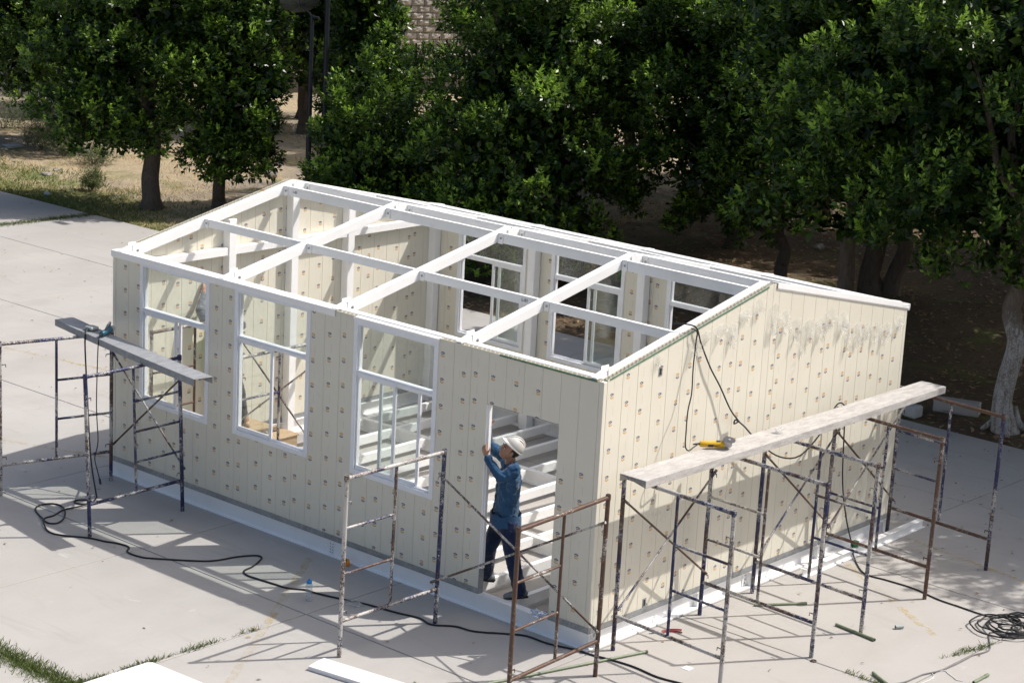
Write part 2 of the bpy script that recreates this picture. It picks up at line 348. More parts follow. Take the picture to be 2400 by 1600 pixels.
# ------------------------------------------------------------------ mesh helpers
WLOC = {}
class MB:
    def __init__(s): s.v = []; s.f = []
    def add(s, vs, fs):
        o = len(s.v); s.v += [tuple(v) for v in vs]; s.f += [tuple(i + o for i in f) for f in fs]; return s
    def box(s, a, b):
        x0, y0, z0 = (min(a[i], b[i]) for i in range(3)); x1, y1, z1 = (max(a[i], b[i]) for i in range(3))
        return s.add([(x0,y0,z0),(x1,y0,z0),(x1,y1,z0),(x0,y1,z0),(x0,y0,z1),(x1,y0,z1),(x1,y1,z1),(x0,y1,z1)],
                     [(0,3,2,1),(4,5,6,7),(0,1,5,4),(1,2,6,5),(2,3,7,6),(3,0,4,7)])
    def beam(s, p, q, w, h, upv=(0, 0, 1)):
        """box from p to q; w sideways, h along up; p,q are the centre line"""
        p, q = Vector(p), Vector(q); d = (q - p).normalized(); sd = d.cross(Vector(upv)).normalized(); u = sd.cross(d)
        vs = []
        for c in (p, q):
            for a, b in ((-1,-1),(1,-1),(1,1),(-1,1)): vs.append(c + sd * a * w / 2 + u * b * h / 2)
        return s.add(vs, [(0,1,2,3),(7,6,5,4),(0,4,5,1),(1,5,6,2),(2,6,7,3),(3,7,4,0)])
    def tube(s, pts, r, n=10, caps=True):
        pts = [Vector(p) for p in pts]; rr = r if isinstance(r, (list, tuple)) else [r] * len(pts)
        prev = None; rings = []; o = len(s.v)
        for i, p in enumerate(pts):
            t = (pts[min(i+1, len(pts)-1)] - pts[max(i-1, 0)]).normalized()
            if prev is None:
                a = Vector((0,0,1)) if abs(t.z) < .9 else Vector((1,0,0)); x = t.cross(a).normalized()
            else:
                x = (prev - t * prev.dot(t))
                x = x.normalized() if x.length > 1e-6 else t.orthogonal().normalized()
            y = t.cross(x); prev = x
            for k in range(n):
                an = 2*math.pi*k/n; s.v.append(tuple(p + (x*math.cos(an) + y*math.sin(an)) * rr[i]))
        for i in range(len(pts)-1):
            for k in range(n):
                a = o+i*n+k; b = o+i*n+(k+1)%n; s.f.append((a, b, b+n, a+n))
        if caps:
            s.f.append(tuple(o + k for k in reversed(range(n)))); e = o+(len(pts)-1)*n; s.f.append(tuple(e + k for k in range(n)))
        return s
    def pipe(s, p, q, r, ri, n=14):
        p, q = Vector(p), Vector(q); t = (q-p).normalized(); x = t.orthogonal().normalized(); y = t.cross(x); o = len(s.v)
        for c, rad in ((p, r), (q, r), (q, ri), (p, ri)):
            for k in range(n):
                a = 2*math.pi*k/n; s.v.append(tuple(c + (x*math.cos(a)+y*math.sin(a))*rad))
        for j in range(4):
            for k in range(n):
                a = o+j*n+k; b = o+j*n+(k+1)%n; c_ = o+((j+1)%4)*n+(k+1)%n; d = o+((j+1)%4)*n+k; s.f.append((a, b, c_, d))
        return s
    def lathe(s, c, prof, n=20, axis=None):
        c = Vector(c); ax = Vector(axis or (0,0,1)).normalized(); x = ax.orthogonal().normalized(); y = ax.cross(x); o = len(s.v)
        for r, h in prof:
            for k in range(n):
                a = 2*math.pi*k/n; s.v.append(tuple(c + ax*h + (x*math.cos(a)+y*math.sin(a))*r))
        for i in range(len(prof)-1):
            for k in range(n):
                a = o+i*n+k; b = o+i*n+(k+1)%n; s.f.append((a, b, b+n, a+n))
        s.f.append(tuple(o+k for k in reversed(range(n)))); e = o+(len(prof)-1)*n; s.f.append(tuple(e+k for k in range(n)))
        return s
    def prism(s, poly, axis_vec):
        a = Vector(axis_vec); n = len(poly); o = len(s.v)
        s.v += [tuple(Vector(p)) for p in poly] + [tuple(Vector(p) + a) for p in poly]
        s.f.append(tuple(o+i for i in reversed(range(n)))); s.f.append(tuple(o+n+i for i in range(n)))
        for i in range(n): j = (i+1) % n; s.f.append((o+i, o+j, o+n+j, o+n+i))
        return s
    def mesh(s, name, off=Vector((0,0,0)), smooth=False):
        me = bpy.data.meshes.new(name)
        me.from_pydata([tuple(Vector(v) - off) for v in s.v], [], s.f); me.update()
        bm = bmesh.new(); bm.from_mesh(me); bmesh.ops.recalc_face_normals(bm, faces=bm.faces); bm.to_mesh(me); bm.free()
        if smooth:
            me.polygons.foreach_set('use_smooth', [True]*len(me.polygons))
            me.set_sharp_from_angle(angle=math.radians(50))
        return me
    def build(s, name, mat, parent=None, smooth=False, bevel=0):
        off = WLOC[parent.name] if parent else Vector((0,0,0))
        me = s.mesh(name, off, smooth); me.materials.append(mat)
        if bevel:
            bm = bmesh.new(); bm.from_mesh(me)
            bmesh.ops.bevel(bm, geom=[e for e in bm.edges if e.is_manifold and e.calc_face_angle(0) > .6], offset=bevel, segments=1, affect='EDGES', clamp_overlap=True)
            bm.to_mesh(me); bm.free()
        return link(name, me, parent)
def link(name, me, parent=None):
    o = bpy.data.objects.new(name, me); COL.objects.link(o)
    if parent: o.parent = parent
    WLOC[o.name] = WLOC[parent.name].copy() if parent else Vector((0,0,0))
    return o
def thing(name, label, cat, loc=(0,0,0), group=None):
    o = bpy.data.objects.new(name, None); o.empty_display_size = .2; COL.objects.link(o)
    o.location = loc; WLOC[o.name] = Vector(loc); tag(o, label, cat, group); return o
def tag(o, label, cat, group=None):
    o['label'] = label; o['category'] = cat
    if group: o['group'] = group
    return o
def struct(o): o['kind'] = 'structure'; return o
def stuff(o, label, cat):
    o['kind'] = 'stuff'; o['label'] = label; o['category'] = cat; return o
def recenter(o):
    """move a single-mesh thing's origin to its base centre"""
    me = o.data; n = len(me.vertices); co = np.empty(n*3, np.float32); me.vertices.foreach_get('co', co); co = co.reshape(-1, 3)
    c = np.array([co[:,0].mean(), co[:,1].mean(), co[:,2].min()], np.float32)
    me.vertices.foreach_set('co', (co - c).ravel()); me.update(); o.location = Vector(o.location) + Vector([float(x) for x in c]); return o
def arrays_mesh(name, verts, quads, mat, tone=None):
    me = bpy.data.meshes.new(name); nv, nf, k = len(verts), len(quads), quads.shape[1]
    me.vertices.add(nv); me.vertices.foreach_set('co', np.ascontiguousarray(verts, np.float32).ravel())
    me.loops.add(nf*k); me.loops.foreach_set('vertex_index', np.ascontiguousarray(quads, np.int32).ravel())
    me.polygons.add(nf); me.polygons.foreach_set('loop_start', np.arange(0, nf*k, k, dtype=np.int32))
    if tone is not None:
        a = me.attributes.new('tone', 'FLOAT', 'POINT'); a.data.foreach_set('value', np.ascontiguousarray(tone, np.float32))
    me.update(calc_edges=True); me.materials.append(mat); return me
def curve_pts(pts, sub=6):
    """Catmull-Rom through pts"""
    P = [Vector(p) for p in pts]; out = []
    for i in range(len(P)-1):
        p0, p1, p2, p3 = P[max(i-1,0)], P[i], P[i+1], P[min(i+2, len(P)-1)]
        for k in range(sub):
            t = k/sub
            out.append(.5*((2*p1) + (p2-p0)*t + (2*p0-5*p1+4*p2-p3)*t*t + (3*p1-p0-3*p2+p3)*t**3))
    out.append(P[-1]); return out
def text_mesh(txt, size, depth=.001):
    cu = bpy.data.curves.new('lettering', 'FONT'); cu.body = txt; cu.size = size; cu.extrude = depth; cu.align_x = 'CENTER'; cu.align_y = 'CENTER'
    cu.resolution_u = 2
    o = bpy.data.objects.new('lettering', cu); COL.objects.link(o)
    dg = bpy.context.evaluated_depsgraph_get(); me = bpy.data.meshes.new_from_object(o.evaluated_get(dg))
    bpy.data.objects.remove(o); bpy.data.curves.remove(cu); return me
def lettering(name, txt, size, loc, xdir, ydir, mat, parent):
    me = text_mesh(txt, size); x = Vector(xdir).normalized(); y = Vector(ydir); y = (y - x*x.dot(y)).normalized(); z = x.cross(y)
    mt = Matrix((x, y, z)).transposed().to_4x4(); mt.translation = Vector(loc) - WLOC[parent.name]
    me.transform(mt); me.materials.clear(); me.materials.append(mat); return link(name, me, parent)
# ================================================================== SETTING
nrng = np.random.default_rng(11)
def make_ground():
    xs = np.unique(np.concatenate([np.linspace(-160, -50, 12), np.arange(-50, 14, .7), np.linspace(14, 90, 12)]))
    ys = np.unique(np.concatenate([np.linspace(-90, 10.2, 12), np.arange(10.6, 42, .7), np.linspace(42, 170, 14)]))
    X, Y = np.meshgrid(xs, ys); Z = np.full_like(X, -.045)
    k = np.clip((Y - 11.3) / 2.5, 0, 1)
    Z += k * (.07*np.sin(X*.9+Y*.4) * np.sin(Y*.75-.3*X) + .05*np.sin(X*2.1+1.3)*np.cos(Y*1.9) + .05)
    V = np.stack([X.ravel(), Y.ravel(), Z.ravel()], 1); nx, ny = len(xs), len(ys)
    i = np.arange((ny-1)*nx).reshape(ny-1, nx)[:, :-1].ravel()
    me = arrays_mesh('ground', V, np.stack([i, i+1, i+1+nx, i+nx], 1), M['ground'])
    me.polygons.foreach_set('use_smooth', [True]*len(me.polygons))
    return struct(link('ground', me))
make_ground()
yard = MB().box((-40, -14, -.12), (16, 10.83, -.028)).build('concrete_yard', M['joint']); struct(yard)
XJ = [.05 + 2.82*k for k in range(-14, 6)]
YJ = [-13.9, -10.9, -7.75, -4.62, -1.52, 1.62, 4.72, 7.92, 10.86]
for i in range(len(XJ)-1):
    for j in range(len(YJ)-1):
        dx = rnd.uniform(-.004, .004); g = .007
        x0, x1, y0, y1 = XJ[i]+g, XJ[i+1]-g, YJ[j]+g, YJ[j+1]-g
        if x1 > 16 or x0 < -40: continue
        if rnd.random() < .0: continue
        mb = MB(); mb.box((x0, y0, -.11), (x1, y1, 0))
        me = mb.mesh('concrete_slab'); me.materials.append(M['concrete'])
        bm = bmesh.new(); bm.from_mesh(me)
        bmesh.ops.bevel(bm, geom=[e for e in bm.edges if all(v.co.z > -.01 for v in e.verts)], offset=.006, segments=1, affect='EDGES'); bm.to_mesh(me); bm.free()
        o = link('concrete_slab', me, yard)
# worn yellow court lines on the concrete
def line(p, q, w=.09):
    p, q = Vector((*p, 0)), Vector((*q, 0)); d = (q-p).normalized(); n = Vector((-d.y, d.x, 0))*w/2; z = Vector((0,0,.004))
    me = MB().add([p-n+z, q-n+z, q+n+z, p+n+z], [(0,1,2,3)]).mesh('painted_line'); me.materials.append(M['yellowpaint']); link('painted_line', me, yard)
line((-4.05, -.25), (-1.55, -3.9)); line((.35, 4.55), (2.3, 3.3)); line((-20.5, 1.6), (-8.6, 3.9), .10)
line((-16.0, -2.5), (-8.7, .4), .09); line((-2.0, 6.4), (5.5, 5.1), .09); line((-13.5, 6.2), (-13.2, 10.2), .10)

# ================================================================== HOUSE
HL, HW, ZB, ZT = 8.092, 6.0, .193, 2.979
SL = (3.637 - 2.979) / 3.0
def roofz(y): return ZT + SL*min(y, HW - y)
house = thing('prefab_house', 'unfinished prefab house of cream printed panels and bare white steel roof frame', 'house', (-HL/2, HW/2, 0))
FRONT = lambda u, n, z: (u, n, z)
BACK = lambda u, n, z: (u, HW - n, z)
RIGHT = lambda u, n, z: (-n, u, z)
LEFT = lambda u, n, z: (-HL + n, u, z)
TH = .07
def panel(mp, u0, u1, z0, za, zb, open_top=False, zclip=99, label=None):
    g = .0004; a, b = u0+g, u1-g; c = .0035; t = TH
    pts = [(a+c, 0), (b-c, 0), (b, .007), (b, t-.007), (b-c, t), (a+c, t), (a, t-.007), (a, .007)]
    zt = lambda u: za + (zb-za)*(u-u0)/(u1-u0)
    cut = .045 if open_top else 0
    V = [(u, n, z0) for u, n in pts] + [(u, n, zt(u)-cut) for u, n in pts]
    F = [tuple(reversed(range(8))), tuple(range(8, 16))] + [(i, (i+1) % 8, 8+(i+1) % 8, 8+i) for i in range(8)]
    if open_top:
        def slab(poly):
            o = len(V)
            for u, n in poly: V.append((u, n, zt(u)-cut-.002))
            for u, n in poly: V.append((u, n, zt(u)))
            k = len(poly); F.append(tuple(o+k+i for i in range(k)))
            for i in range(k): F.append((o+i, o+(i+1) % k, o+k+(i+1) % k, o+k+i))
        slab([(a+c, 0.0003), (b-c, 0.0003), (b-c, .005), (a+c, .005)]); slab([(a+c, t-.005), (b-c, t-.005), (b-c, t-.0003), (a+c, t-.0003)])
        nz = 4; st = (b-a)/nz
        for k in range(nz):
            ua, ub, um = a+k*st, a+(k+1)*st, a+(k+.5)*st
            slab([(ua, .005), (ua+.004, .005), (um+.002, t-.005), (um-.002, t-.005)])
            slab([(um-.002, t-.005), (um+.002, t-.005), (ub, .005), (ub-.004, .005)])
    W = [Vector(mp(*v)) - WLOC[house.name] for v in V]
    me = bpy.data.meshes.new('wall_panel'); me.from_pydata(W, [], F); me.update()
    bm = bmesh.new(); bm.from_mesh(me); bmesh.ops.recalc_face_normals(bm, faces=bm.faces); bm.to_mesh(me); bm.free()
    ul = u0 + rnd.choice((.07, .085, .15, .19, .205)); ph = rnd.uniform(0, .3); flip = float(rnd.random() < .55)
    l1 = me.uv_layers.new(name='UVMap'); l2 = me.uv_layers.new(name='film')
    for lp in me.loops:
        u, n, z = V[lp.vertex_index]
        l1.data[lp.index].uv = (u-ul, z+ph); l2.data[lp.index].uv = (z-zclip, flip)
    me.materials.append(M['panel']); o = link('wall_panel', me, house)
    if label: o['label'] = label
    return o
K = lambda k: -.06 - MODW*k
MODW = .257
Z0 = ZB + .008
WINS = [(9, 14), (17, 22), (24, 29)]           # front windows by module
WZ0, WZ1, WRAIL = 1.125, 2.925, 2.32
# front panels
for k in range(31):
    u1, u0 = K(k), K(k+1)
    win = any(a <= k < b for a, b in WINS)
    topopen = k < 16
    if 2 <= k < 6: panel(FRONT, u0, u1, 2.395, ZT, ZT, topopen, 2.9 if k > 2 else 2.2)
    elif win: panel(FRONT, u0, u1, Z0, WZ0, WZ0)
    else: panel(FRONT, u0, u1, Z0, ZT, ZT, topopen, 1.95 if k < 2 else 2.9)
# right gable
for j in range(23):
    w = (HW-.12)/23; u0 = .06+w*j; u1 = u0+w
    zc = 99 if j in (0, 1, 2) else (roofz((u0+u1)/2)-.16 if j < 11 else 3.22-.045*(j-11)+rnd.uniform(-.05, .05))
    if u0 < 3 < u1:     # ridge panel: split at the ridge
        panel(RIGHT, u0, 3.0, Z0, roofz(u0), roofz(3), True, 3.2); panel(RIGHT, 3.0, u1, Z0, roofz(3), roofz(u1), False, 3.2)
    else: panel(RIGHT, u0, u1, Z0, roofz(u0), roofz(u1), j < 11, zc)
# left gable
for j in range(23):
    w = (HW-.12)/23; u0 = .06+w*j; u1 = u0+w
    if u0 < 3 < u1:
        panel(LEFT, u0, 3.0, Z0, roofz(u0), roofz(3), True); panel(LEFT, 3.0, u1, Z0, roofz(3), roofz(u1), True)
    else: panel(LEFT, u0, u1, Z0, roofz(u0), roofz(u1), True)
# back wall
BW = [(2, 7), (9, 14), (17, 22), (24, 29)]
for k in range(31):
    u1, u0 = K(k), K(k+1)
    if any(a <= k < b for a, b in BW): panel(BACK, u0, u1, Z0, WZ0, WZ0)
    else: panel(BACK, u0, u1, Z0, ZT, ZT)
# corner profiles
for x0, x1, y0, y1 in ((-.059, 0, .0, .059), (-HL, -HL+.059, 0, .059), (-.059, 0, HW-.059, HW), (-HL, -HL+.059, HW-.059, HW)):
    o = panel(FRONT, x0-.0005, x1+.0005, Z0, ZT, ZT, False, -99) if False else MB().box((x0, y0, Z0), (x1, y1, ZT-.004)).build('corner_profile', M['panel'], house, bevel=.004)
# galvanised floor channel
def galv(mp, u0, u1):
    mb = MB()
    for n0, n1 in ((-.005, -.0012), (TH+.0012, TH+.005)):
        a = mp(u0, n0, ZB+.001); b = mp(u1, n1, ZB+.068); mb.box(a, b)
    mb.box(mp(u0, -.005, ZB+.0005), mp(u1, TH+.005, ZB+.004))
    mb.build('floor_channel', M['galv'], house)
galv(FRONT, -HL-.004, K(15)); galv(FRONT, K(15)+.002, K(6)-.001); galv(FRONT, K(2)+.001, .0)
galv(RIGHT, .008, 3.02); galv(RIGHT, 3.024, HW-.008); galv(LEFT, .008, HW-.008); galv(BACK, -HL+.0, 0)
# base beams (front: plain web with a toe; gables: I-section with stiffeners)
MB().box((-HL, .012, .012), (0, .024, ZB-.012)).box((-HL, -.03, 0), (.0, .10, .0115)).box((-HL, -.003, ZB-.0115), (0, .10, ZB)).build('base_beam', M['white'], house)
MB().box((-HL, HW-.024, .012), (0, HW-.012, ZB-.012)).box((-HL, HW-.10, 0), (0, HW+.03, .0115)).box((-HL, HW-.10, ZB-.0115), (0, HW+.003, ZB)).build('base_beam', M['white'], house)
for x, sg in ((0, 1), (-HL, -1)):
    mb = MB().box((x-sg*.045, .11, .012), (x-sg*.057, HW-.11, ZB-.012))
    mb.box((x-sg*.11, .105, .0005), (x+sg*.035, HW-.105, .012)).box((x-sg*.11, .105, ZB-.0115), (x+sg*.001, HW-.105, ZB-.0005))
    mb.build('base_beam', M['white'], house)
    for y in (.13, 1.95, 2.98, 4.4, 5.86):
        st = MB().box((x-sg*.044, y-.005, .0125), (x+sg*.012, y+.005, ZB-.012)).build('stiffener', M['white'], house)
        if y in (2.98, 5.86):
            MB().box((x-sg*.044, y+.006, .0125), (x+sg*.03, y+.016, ZB-.012)).build('stiffener', M['white'], house)
            pl = MB().box((x-sg*.044, y-.09, .02), (x-sg*.034, y-.006, ZB-.02)).build('splice_plate', M['white'], house)
            for zz in (.05, .097, .145):
                MB().lathe((x-sg*.036, y-.048, zz), [(.011, 0), (.011, .006), (.006, .008)], 8, (sg, 0, 0)).build('bolt', M['galv'], pl)
pl = MB().box((-3.99, .002, .018), (-3.90, .0115, ZB-.018)).build('splice_plate', M['white'], house)
for zz in (.045, .08, .115, .15):
    for xx in (-3.965, -3.925): MB().lathe((xx, .003, zz), [(.008, 0), (.008, .006), (.004, .008)], 8, (0, -1, 0)).build('bolt', M['galv'], pl)
# floor frame: cross beams and joists
for y in (2.0, 4.0):
    MB().box((-HL+.06, y-.04, ZB-.017), (-.06, y+.04, ZB-.007)).box((-HL+.06, y-.005, .012), (-.06, y+.005, ZB-.017)).box((-HL+.06, y-.04, .001), (-.06, y+.04, .012)).build('floor_beam', M['white'], house)
for k in range(1, 13):
    x = -.62*k - .005
    for a, b in ((.11, 1.955), (2.045, 3.955), (4.045, 5.885)):
        e = rnd.uniform(.0, .06)
        MB().box((x-.035, a+e*.5, ZB-.125), (x+.035, b-e, ZB-.004-rnd.uniform(0, .006))).build('floor_joist', M['white'], house, bevel=.004)
# columns
def column(x, y, top, w=.13):
    c = MB().box((x-w/2, y-w/2, .014), (x+w/2, y+w/2, top)).build('column', M['white'], house, bevel=.006)
    return c
RX = [-7.955, -6.0, -4.03, -2.06, -.14]
for x in RX:
    for y in (.145, HW-.145):
        column(x, y, ZT-.14)
for x in (RX[0], RX[-1]):
    for y in (1.85, 2.99, 4.07): column(x, y, roofz(y)-.16)
# sleeve plates at column feet
for x in RX:
    for y in (.145, HW-.145): MB().box((x-.075, y-.075, .014), (x+.075, y+.075, .52)).build('column_sleeve', M['white'], house, bevel=.006)
# gable ties
for x in (RX[0], RX[-1]):
    ys = [.21, 1.785, 1.915, 2.925, 3.055, 4.005, 4.135, HW-.21]
    for i in range(0, 8, 2): MB().box((x-.05, ys[i]+.001, 2.735), (x+.05, ys[i+1]-.001, 2.84)).build('gable_tie', M['white'], house, bevel=.005)
# eave beams
for y in (.135, HW-.135):
    MB().box((-HL+.075, y-.055, ZT-.135), (-.075, y+.055, ZT+.006)).build('eave_beam', M['white'], house, bevel=.005)
# rafters
RH, RW = .125, .09
def rz(y): return roofz(y) + .006     # top of rafter
for i, x in enumerate(RX):
    for s in (0, 1):
        f = (lambda y: y) if s == 0 else (lambda y: HW-y)
        y0, y1 = .20, 2.996
        mb = MB()
        P = []
        for y in (y0, y1):
            for dz in (0, -RH): P.append((f(y), rz(y)+dz))
        poly = [(x-RW/2, P[0][0], P[0][1]), (x-RW/2, P[2][0], P[2][1]), (x-RW/2, P[3][0], P[3][1]), (x-RW/2, P[1][0], P[1][1])]
        mb.prism(poly, (RW, 0, 0)); rf = mb.build('rafter', M['white'], house, bevel=.006)
        # heel bracket and short outrigger over the eave beam
        ya, yb = .02, .198
        MB().prism([(x-.042, f(.0), ZT+.022), (x-.042, f(.26), rz(.26)+(.030 if s == 0 else .004)), (x-.042, f(.26), rz(.26)+.002), (x-.042, f(.19), rz(.19)-.002), (x-.042, f(.19), ZT+.0085), (x-.042, f(.0), ZT+.0085)], (.084, 0, 0)).build('heel_bracket', M['white'], rf)
        for sx in (-1, 1):
            pl = MB().box((x+sx*.0455, f(.175), rz(.2)-.105), (x+sx*.0515, f(.30), rz(.2)+(.055 if s == 0 else .004))).build('gusset_plate', M['white'], rf)
            MB().lathe((x+sx*.0515, f(.245), rz(.2)-.04), [(.018, 0), (.018, .010), (.009, .012), (.009, .018)], 6, (sx, 0, 0)).build('bolt', M['galv'], rf)
    # ridge cap plate
    MB().box((x-.06, 2.93, rz(3)-.16), (x-.052, 3.07, rz(3)-.03)).box((x+.052, 2.93, rz(3)-.16), (x+.06, 3.07, rz(3)-.03)).build('ridge_plate', M['white'], house)
# purlins (channel sections) with end cleats and bolts
def purlin(xa, xb, y, mark=None):
    f = 1 if y < 3 else -1
    zt_ = rz(y) - .012; a, b = xa+RW/2+.012, xb-RW/2-.012
    w = .055; ph = .105 if y in (1.40, 4.60) else .125; mb = MB()
    mb.box((a, y-w/2, zt_-.008), (b, y+w/2, zt_)).box((a, y-w/2, zt_-ph), (b, y-w/2+.008, zt_-.0085)).box((a, y-w/2+.0085, zt_-ph), (b, y+w/2, zt_-ph+.008))
    p = mb.build('purlin', M['white'], house)
    for x, sg in ((xa+RW/2, 1), (xb-RW/2, -1)):
        MB().box((x+sg*.001, y-w/2-.012, zt_-ph-.008), (x+sg*.075, y-w/2-.003, zt_+.004)).build('cleat', M['white'], p)
        MB().lathe((x+sg*.045, y-w/2-.012, zt_-ph*.5), [(.015, 0), (.015, .008), (.007, .009), (.007, .014)], 6, (0, -1, 0)).build('bolt', M['galv'], p)
    if mark: lettering('marking', mark[0], .055, (mark[1], y-w/2-.0035, zt_-ph*.5), (1, 0, 0), (0, 0, 1), M['ink'], p)
for i in range(4):
    for y in (1.40, 2.80, 3.20, 4.60, 5.74):
        purlin(RX[i], RX[i+1], y, ('1-01', RX[0]+.26) if (i == 0 and y == 2.80) else (('L-01', RX[2]+1.72) if (i == 2 and y == 1.40) else None))
lettering('marking', '1PR', .09, (-5.2, 5.846, .11), (1, 0, 0), (0, 0, 1), M['ink'], house)
# cap trims
def trim(p0, p1, nrm, w_in=.135, lip=.065):
    """folded white cap along p0-p1 (top outer edge), nrm = outward"""
    p0, p1, nrm = Vector(p0), Vector(p1), Vector(nrm); z = Vector((0,0,1)); mb = MB()
    o = nrm*.016
    def quadbox(a, b, c, d, t):
        n = (b-a).cross(d-a).normalized()*t
        mb.add([a, b, c, d, a+n, b+n, c+n, d+n], [(0,3,2,1),(4,5,6,7),(0,1,5,4),(1,2,6,5),(2,3,7,6),(3,0,4,7)])
    quadbox(p0+o, p1+o, p1-nrm*w_in, p0-nrm*w_in, .006)
    quadbox(p0+o, p1+o, p1+o-z*lip, p0+o-z*lip, .005)
    quadbox(p0+o-z*lip, p1+o-z*lip, p1+nrm*.004-z*(lip+.018), p0+nrm*.004-z*(lip+.018), .004)
    return mb.build('cap_trim', M['white'], house)
trim((-HL-.02, 0, ZT+.008), (-4.0, 0, ZT+.008), (0, -1, 0))
trim((0, 3.06, roofz(3.06)+.008), (0, HW+.03, roofz(HW+.03)+.008), (1, 0, 0), .14, .055)
trim((-HL-.02, HW, ZT+.008), (.02, HW, ZT+.008), (0, 1, 0))
trim((K(14)-.03, 0, WZ1+.042), (K(9)+.03, 0, WZ1+.042), (0, -1, 0), .07, .02)
# loose green film along the bare top edges on the right
MB().beam((-1.45, -.004, ZT-.006), (-.09, -.004, ZT-.008), .008, .022).build('film_edge', M['filmgreen'], house)
MB().beam((.004, .1, roofz(.1)-.008), (.004, 2.9, roofz(2.9)-.008), .007, .016).build('film_edge', M['filmgreen'], house)
# windows
def window(mp, u0, u1, z0, z1, rail, mulls, panes, inner_sash=None):
    e = .022; a, b, c, d = u0-e, u1+e, z0-e, z1+e; n0, n1 = -.014, TH+.012; fw = .062
    def bx(mb, ua, ub, na, nb, za, zb): mb.box(mp(ua, na, za), mp(ub, nb, zb)); return mb
    mb = MB()
    bx(mb, a, a+fw, n0, n1, c, d); bx(mb, b-fw, b, n0, n1, c, d); bx(mb, a+fw, b-fw, n0, n1, c, c+fw); bx(mb, a+fw, b-fw, n0, n1, d-fw, d)
    # raised outer lips and sliding track ribs
    bx(mb, a+fw, a+fw+.016, .012, .056, c+fw, d-fw); bx(mb, b-fw-.016, b-fw, .012, .056, c+fw, d-fw)
    bx(mb, a+fw+.016, b-fw-.016, .002, .010, c+fw, c+fw+.02); bx(mb, a+fw+.016, b-fw-.016, .034, .042, c+fw, c+fw+.02)
    w = mb.build('window', M['alu'], house, bevel=.003)
    mb = MB(); bx(mb, a+fw+.0005, b-fw-.0005, -.004, TH, rail-.032, rail+.032); bx(mb, a+fw+.0005, b-fw-.0005, -.0115, -.0045, rail-.012, rail+.012); mb.build('transom', M['alu'], w, bevel=.003)
    for u, n in mulls:
        mb = MB(); bx(mb, u-.021, u+.021, n-.013, n+.013, c+fw+.006, rail-.0325); bx(mb, u-.010, u+.010, n-.018, n-.0135, c+fw+.006, rail-.0325); mb.build('sash_stile', M['alu'], w, bevel=.002)
    for ua, ub, za, zb, n in panes:
        mb = MB(); bx(mb, ua, ub, n-.002, n+.002, za, zb); mb.build('pane', M['glass'], w)
        if n != .03:   # slim bottom and top rails of a sliding sash
            mb = MB(); bx(mb, ua, ub, n-.011, n+.011, za-.03, za); mb.build('sash_rail', M['alu'], w)
            mb = MB(); bx(mb, ua, ub, n-.011, n+.011, zb, zb+.022); mb.build('sash_rail', M['alu'], w)
    return w
fz0, fz1, tz0, tz1 = WZ0+.09, WRAIL-.055, WRAIL+.033, WZ1-.042
U = [(K(14), K(9)), (K(22), K(17)), (K(29), K(24))]
w3, w2, w1 = U
window(FRONT, *w1, WZ0, WZ1, WRAIL, [(-6.85, .014), (-6.80, .045)], [(w1[0]+.04, w1[1]-.04, tz0, tz1, .03), (w1[0]+.058, -6.872, fz0, fz1, .014)])
window(FRONT, *w2, WZ0, WZ1, WRAIL, [(-5.07, .014)], [(w2[0]+.04, w2[1]-.04, tz0, tz1, .03), (w2[0]+.058, -5.092, fz0, fz1, .014)])
window(FRONT, *w3, WZ0, WZ1, WRAIL, [(-3.26, .045), (-3.01, .014), (-2.65, .045)], [(w3[0]+.04, w3[1]-.04, tz0, tz1, .03), (-3.238, -2.672, fz0, fz1, .045), (w3[0]+.058, -3.032, fz0, fz1, .014)])
for a, b in BW:
    u0, u1 = K(b), K(a); mid = (u0+u1)/2 + .02
    window(BACK, u0, u1, WZ0, WZ1, WRAIL, [(mid, .045), (mid+.09, .014), (u1-.075, .045)], [(u0+.04, u1-.04, tz0, tz1, .03), (mid+.022, u1-.097, fz0, fz1, .045), (mid+.112, u1-.058, fz0, fz1, .014)])
# door opening: jamb strips
MB().box((K(6)+.001, -.010, ZB+.30), (K(6)+.016, TH+.006, 2.39)).box((K(6)+.016, .012, ZB+.30), (K(6)+.032, TH-.012, 2.39)).build('door_jamb', M['white'], house, bevel=.003)
MB().box((K(6)+.001, -.006, ZB+.0), (K(6)+.006, TH+.006, ZB+.30)).build('panel_edge_channel', M['galv'], house)
# sockets cut in the gable
for y, z in ((.96, 2.94), (.953, .315)):
    s = MB().box((.0012, y-.03, z-.05), (.005, y+.03, z+.05)).build('socket_box', M['galv'], house)
    MB().box((.0052, y-.02, z-.035), (.0062, y+.012, z+.035)).build('socket_recess', M['darkhole'], s)
# torn protective film hanging from the gable
def scrap(y0, y1, ztop, length, seed):
    r = np.random.default_rng(seed); nu, nv = 8, 8; V = []
    amp = r.uniform(.015, .045)
    for j in range(nv):
        t = j/(nv-1)
        for i in range(nu):
            s = i/(nu-1); narrow = (1-.65*t**1.2); c = (y0+y1)/2 + r.uniform(-.1, .1)*t*.3
            y = c + (s-.5)*(y1-y0)*narrow + r.uniform(-.005, .005)
            edge = 1 - .45*abs(s-.35)*t - r.uniform(0, .08)*t - .10*t*(1+math.sin(s*11+seed*3))
            z = ztop - .10*abs(s-.6) - length*t*edge
            x = .004 + amp*(t**.7)*(1+math.sin(s*9+seed)+.6*math.sin(s*19+t*7+seed)) + r.uniform(0, .012)*t
            V.append((max(x, .003), y, z))
    F = [(j*nu+i, j*nu+i+1, (j+1)*nu+i+1, (j+1)*nu+i) for j in range(nv-1) for i in range(nu-1) if not (j > 4 and r.random() < .12)]
    MB().add(V, F).build('film_scrap', M['film'], house, smooth=True)
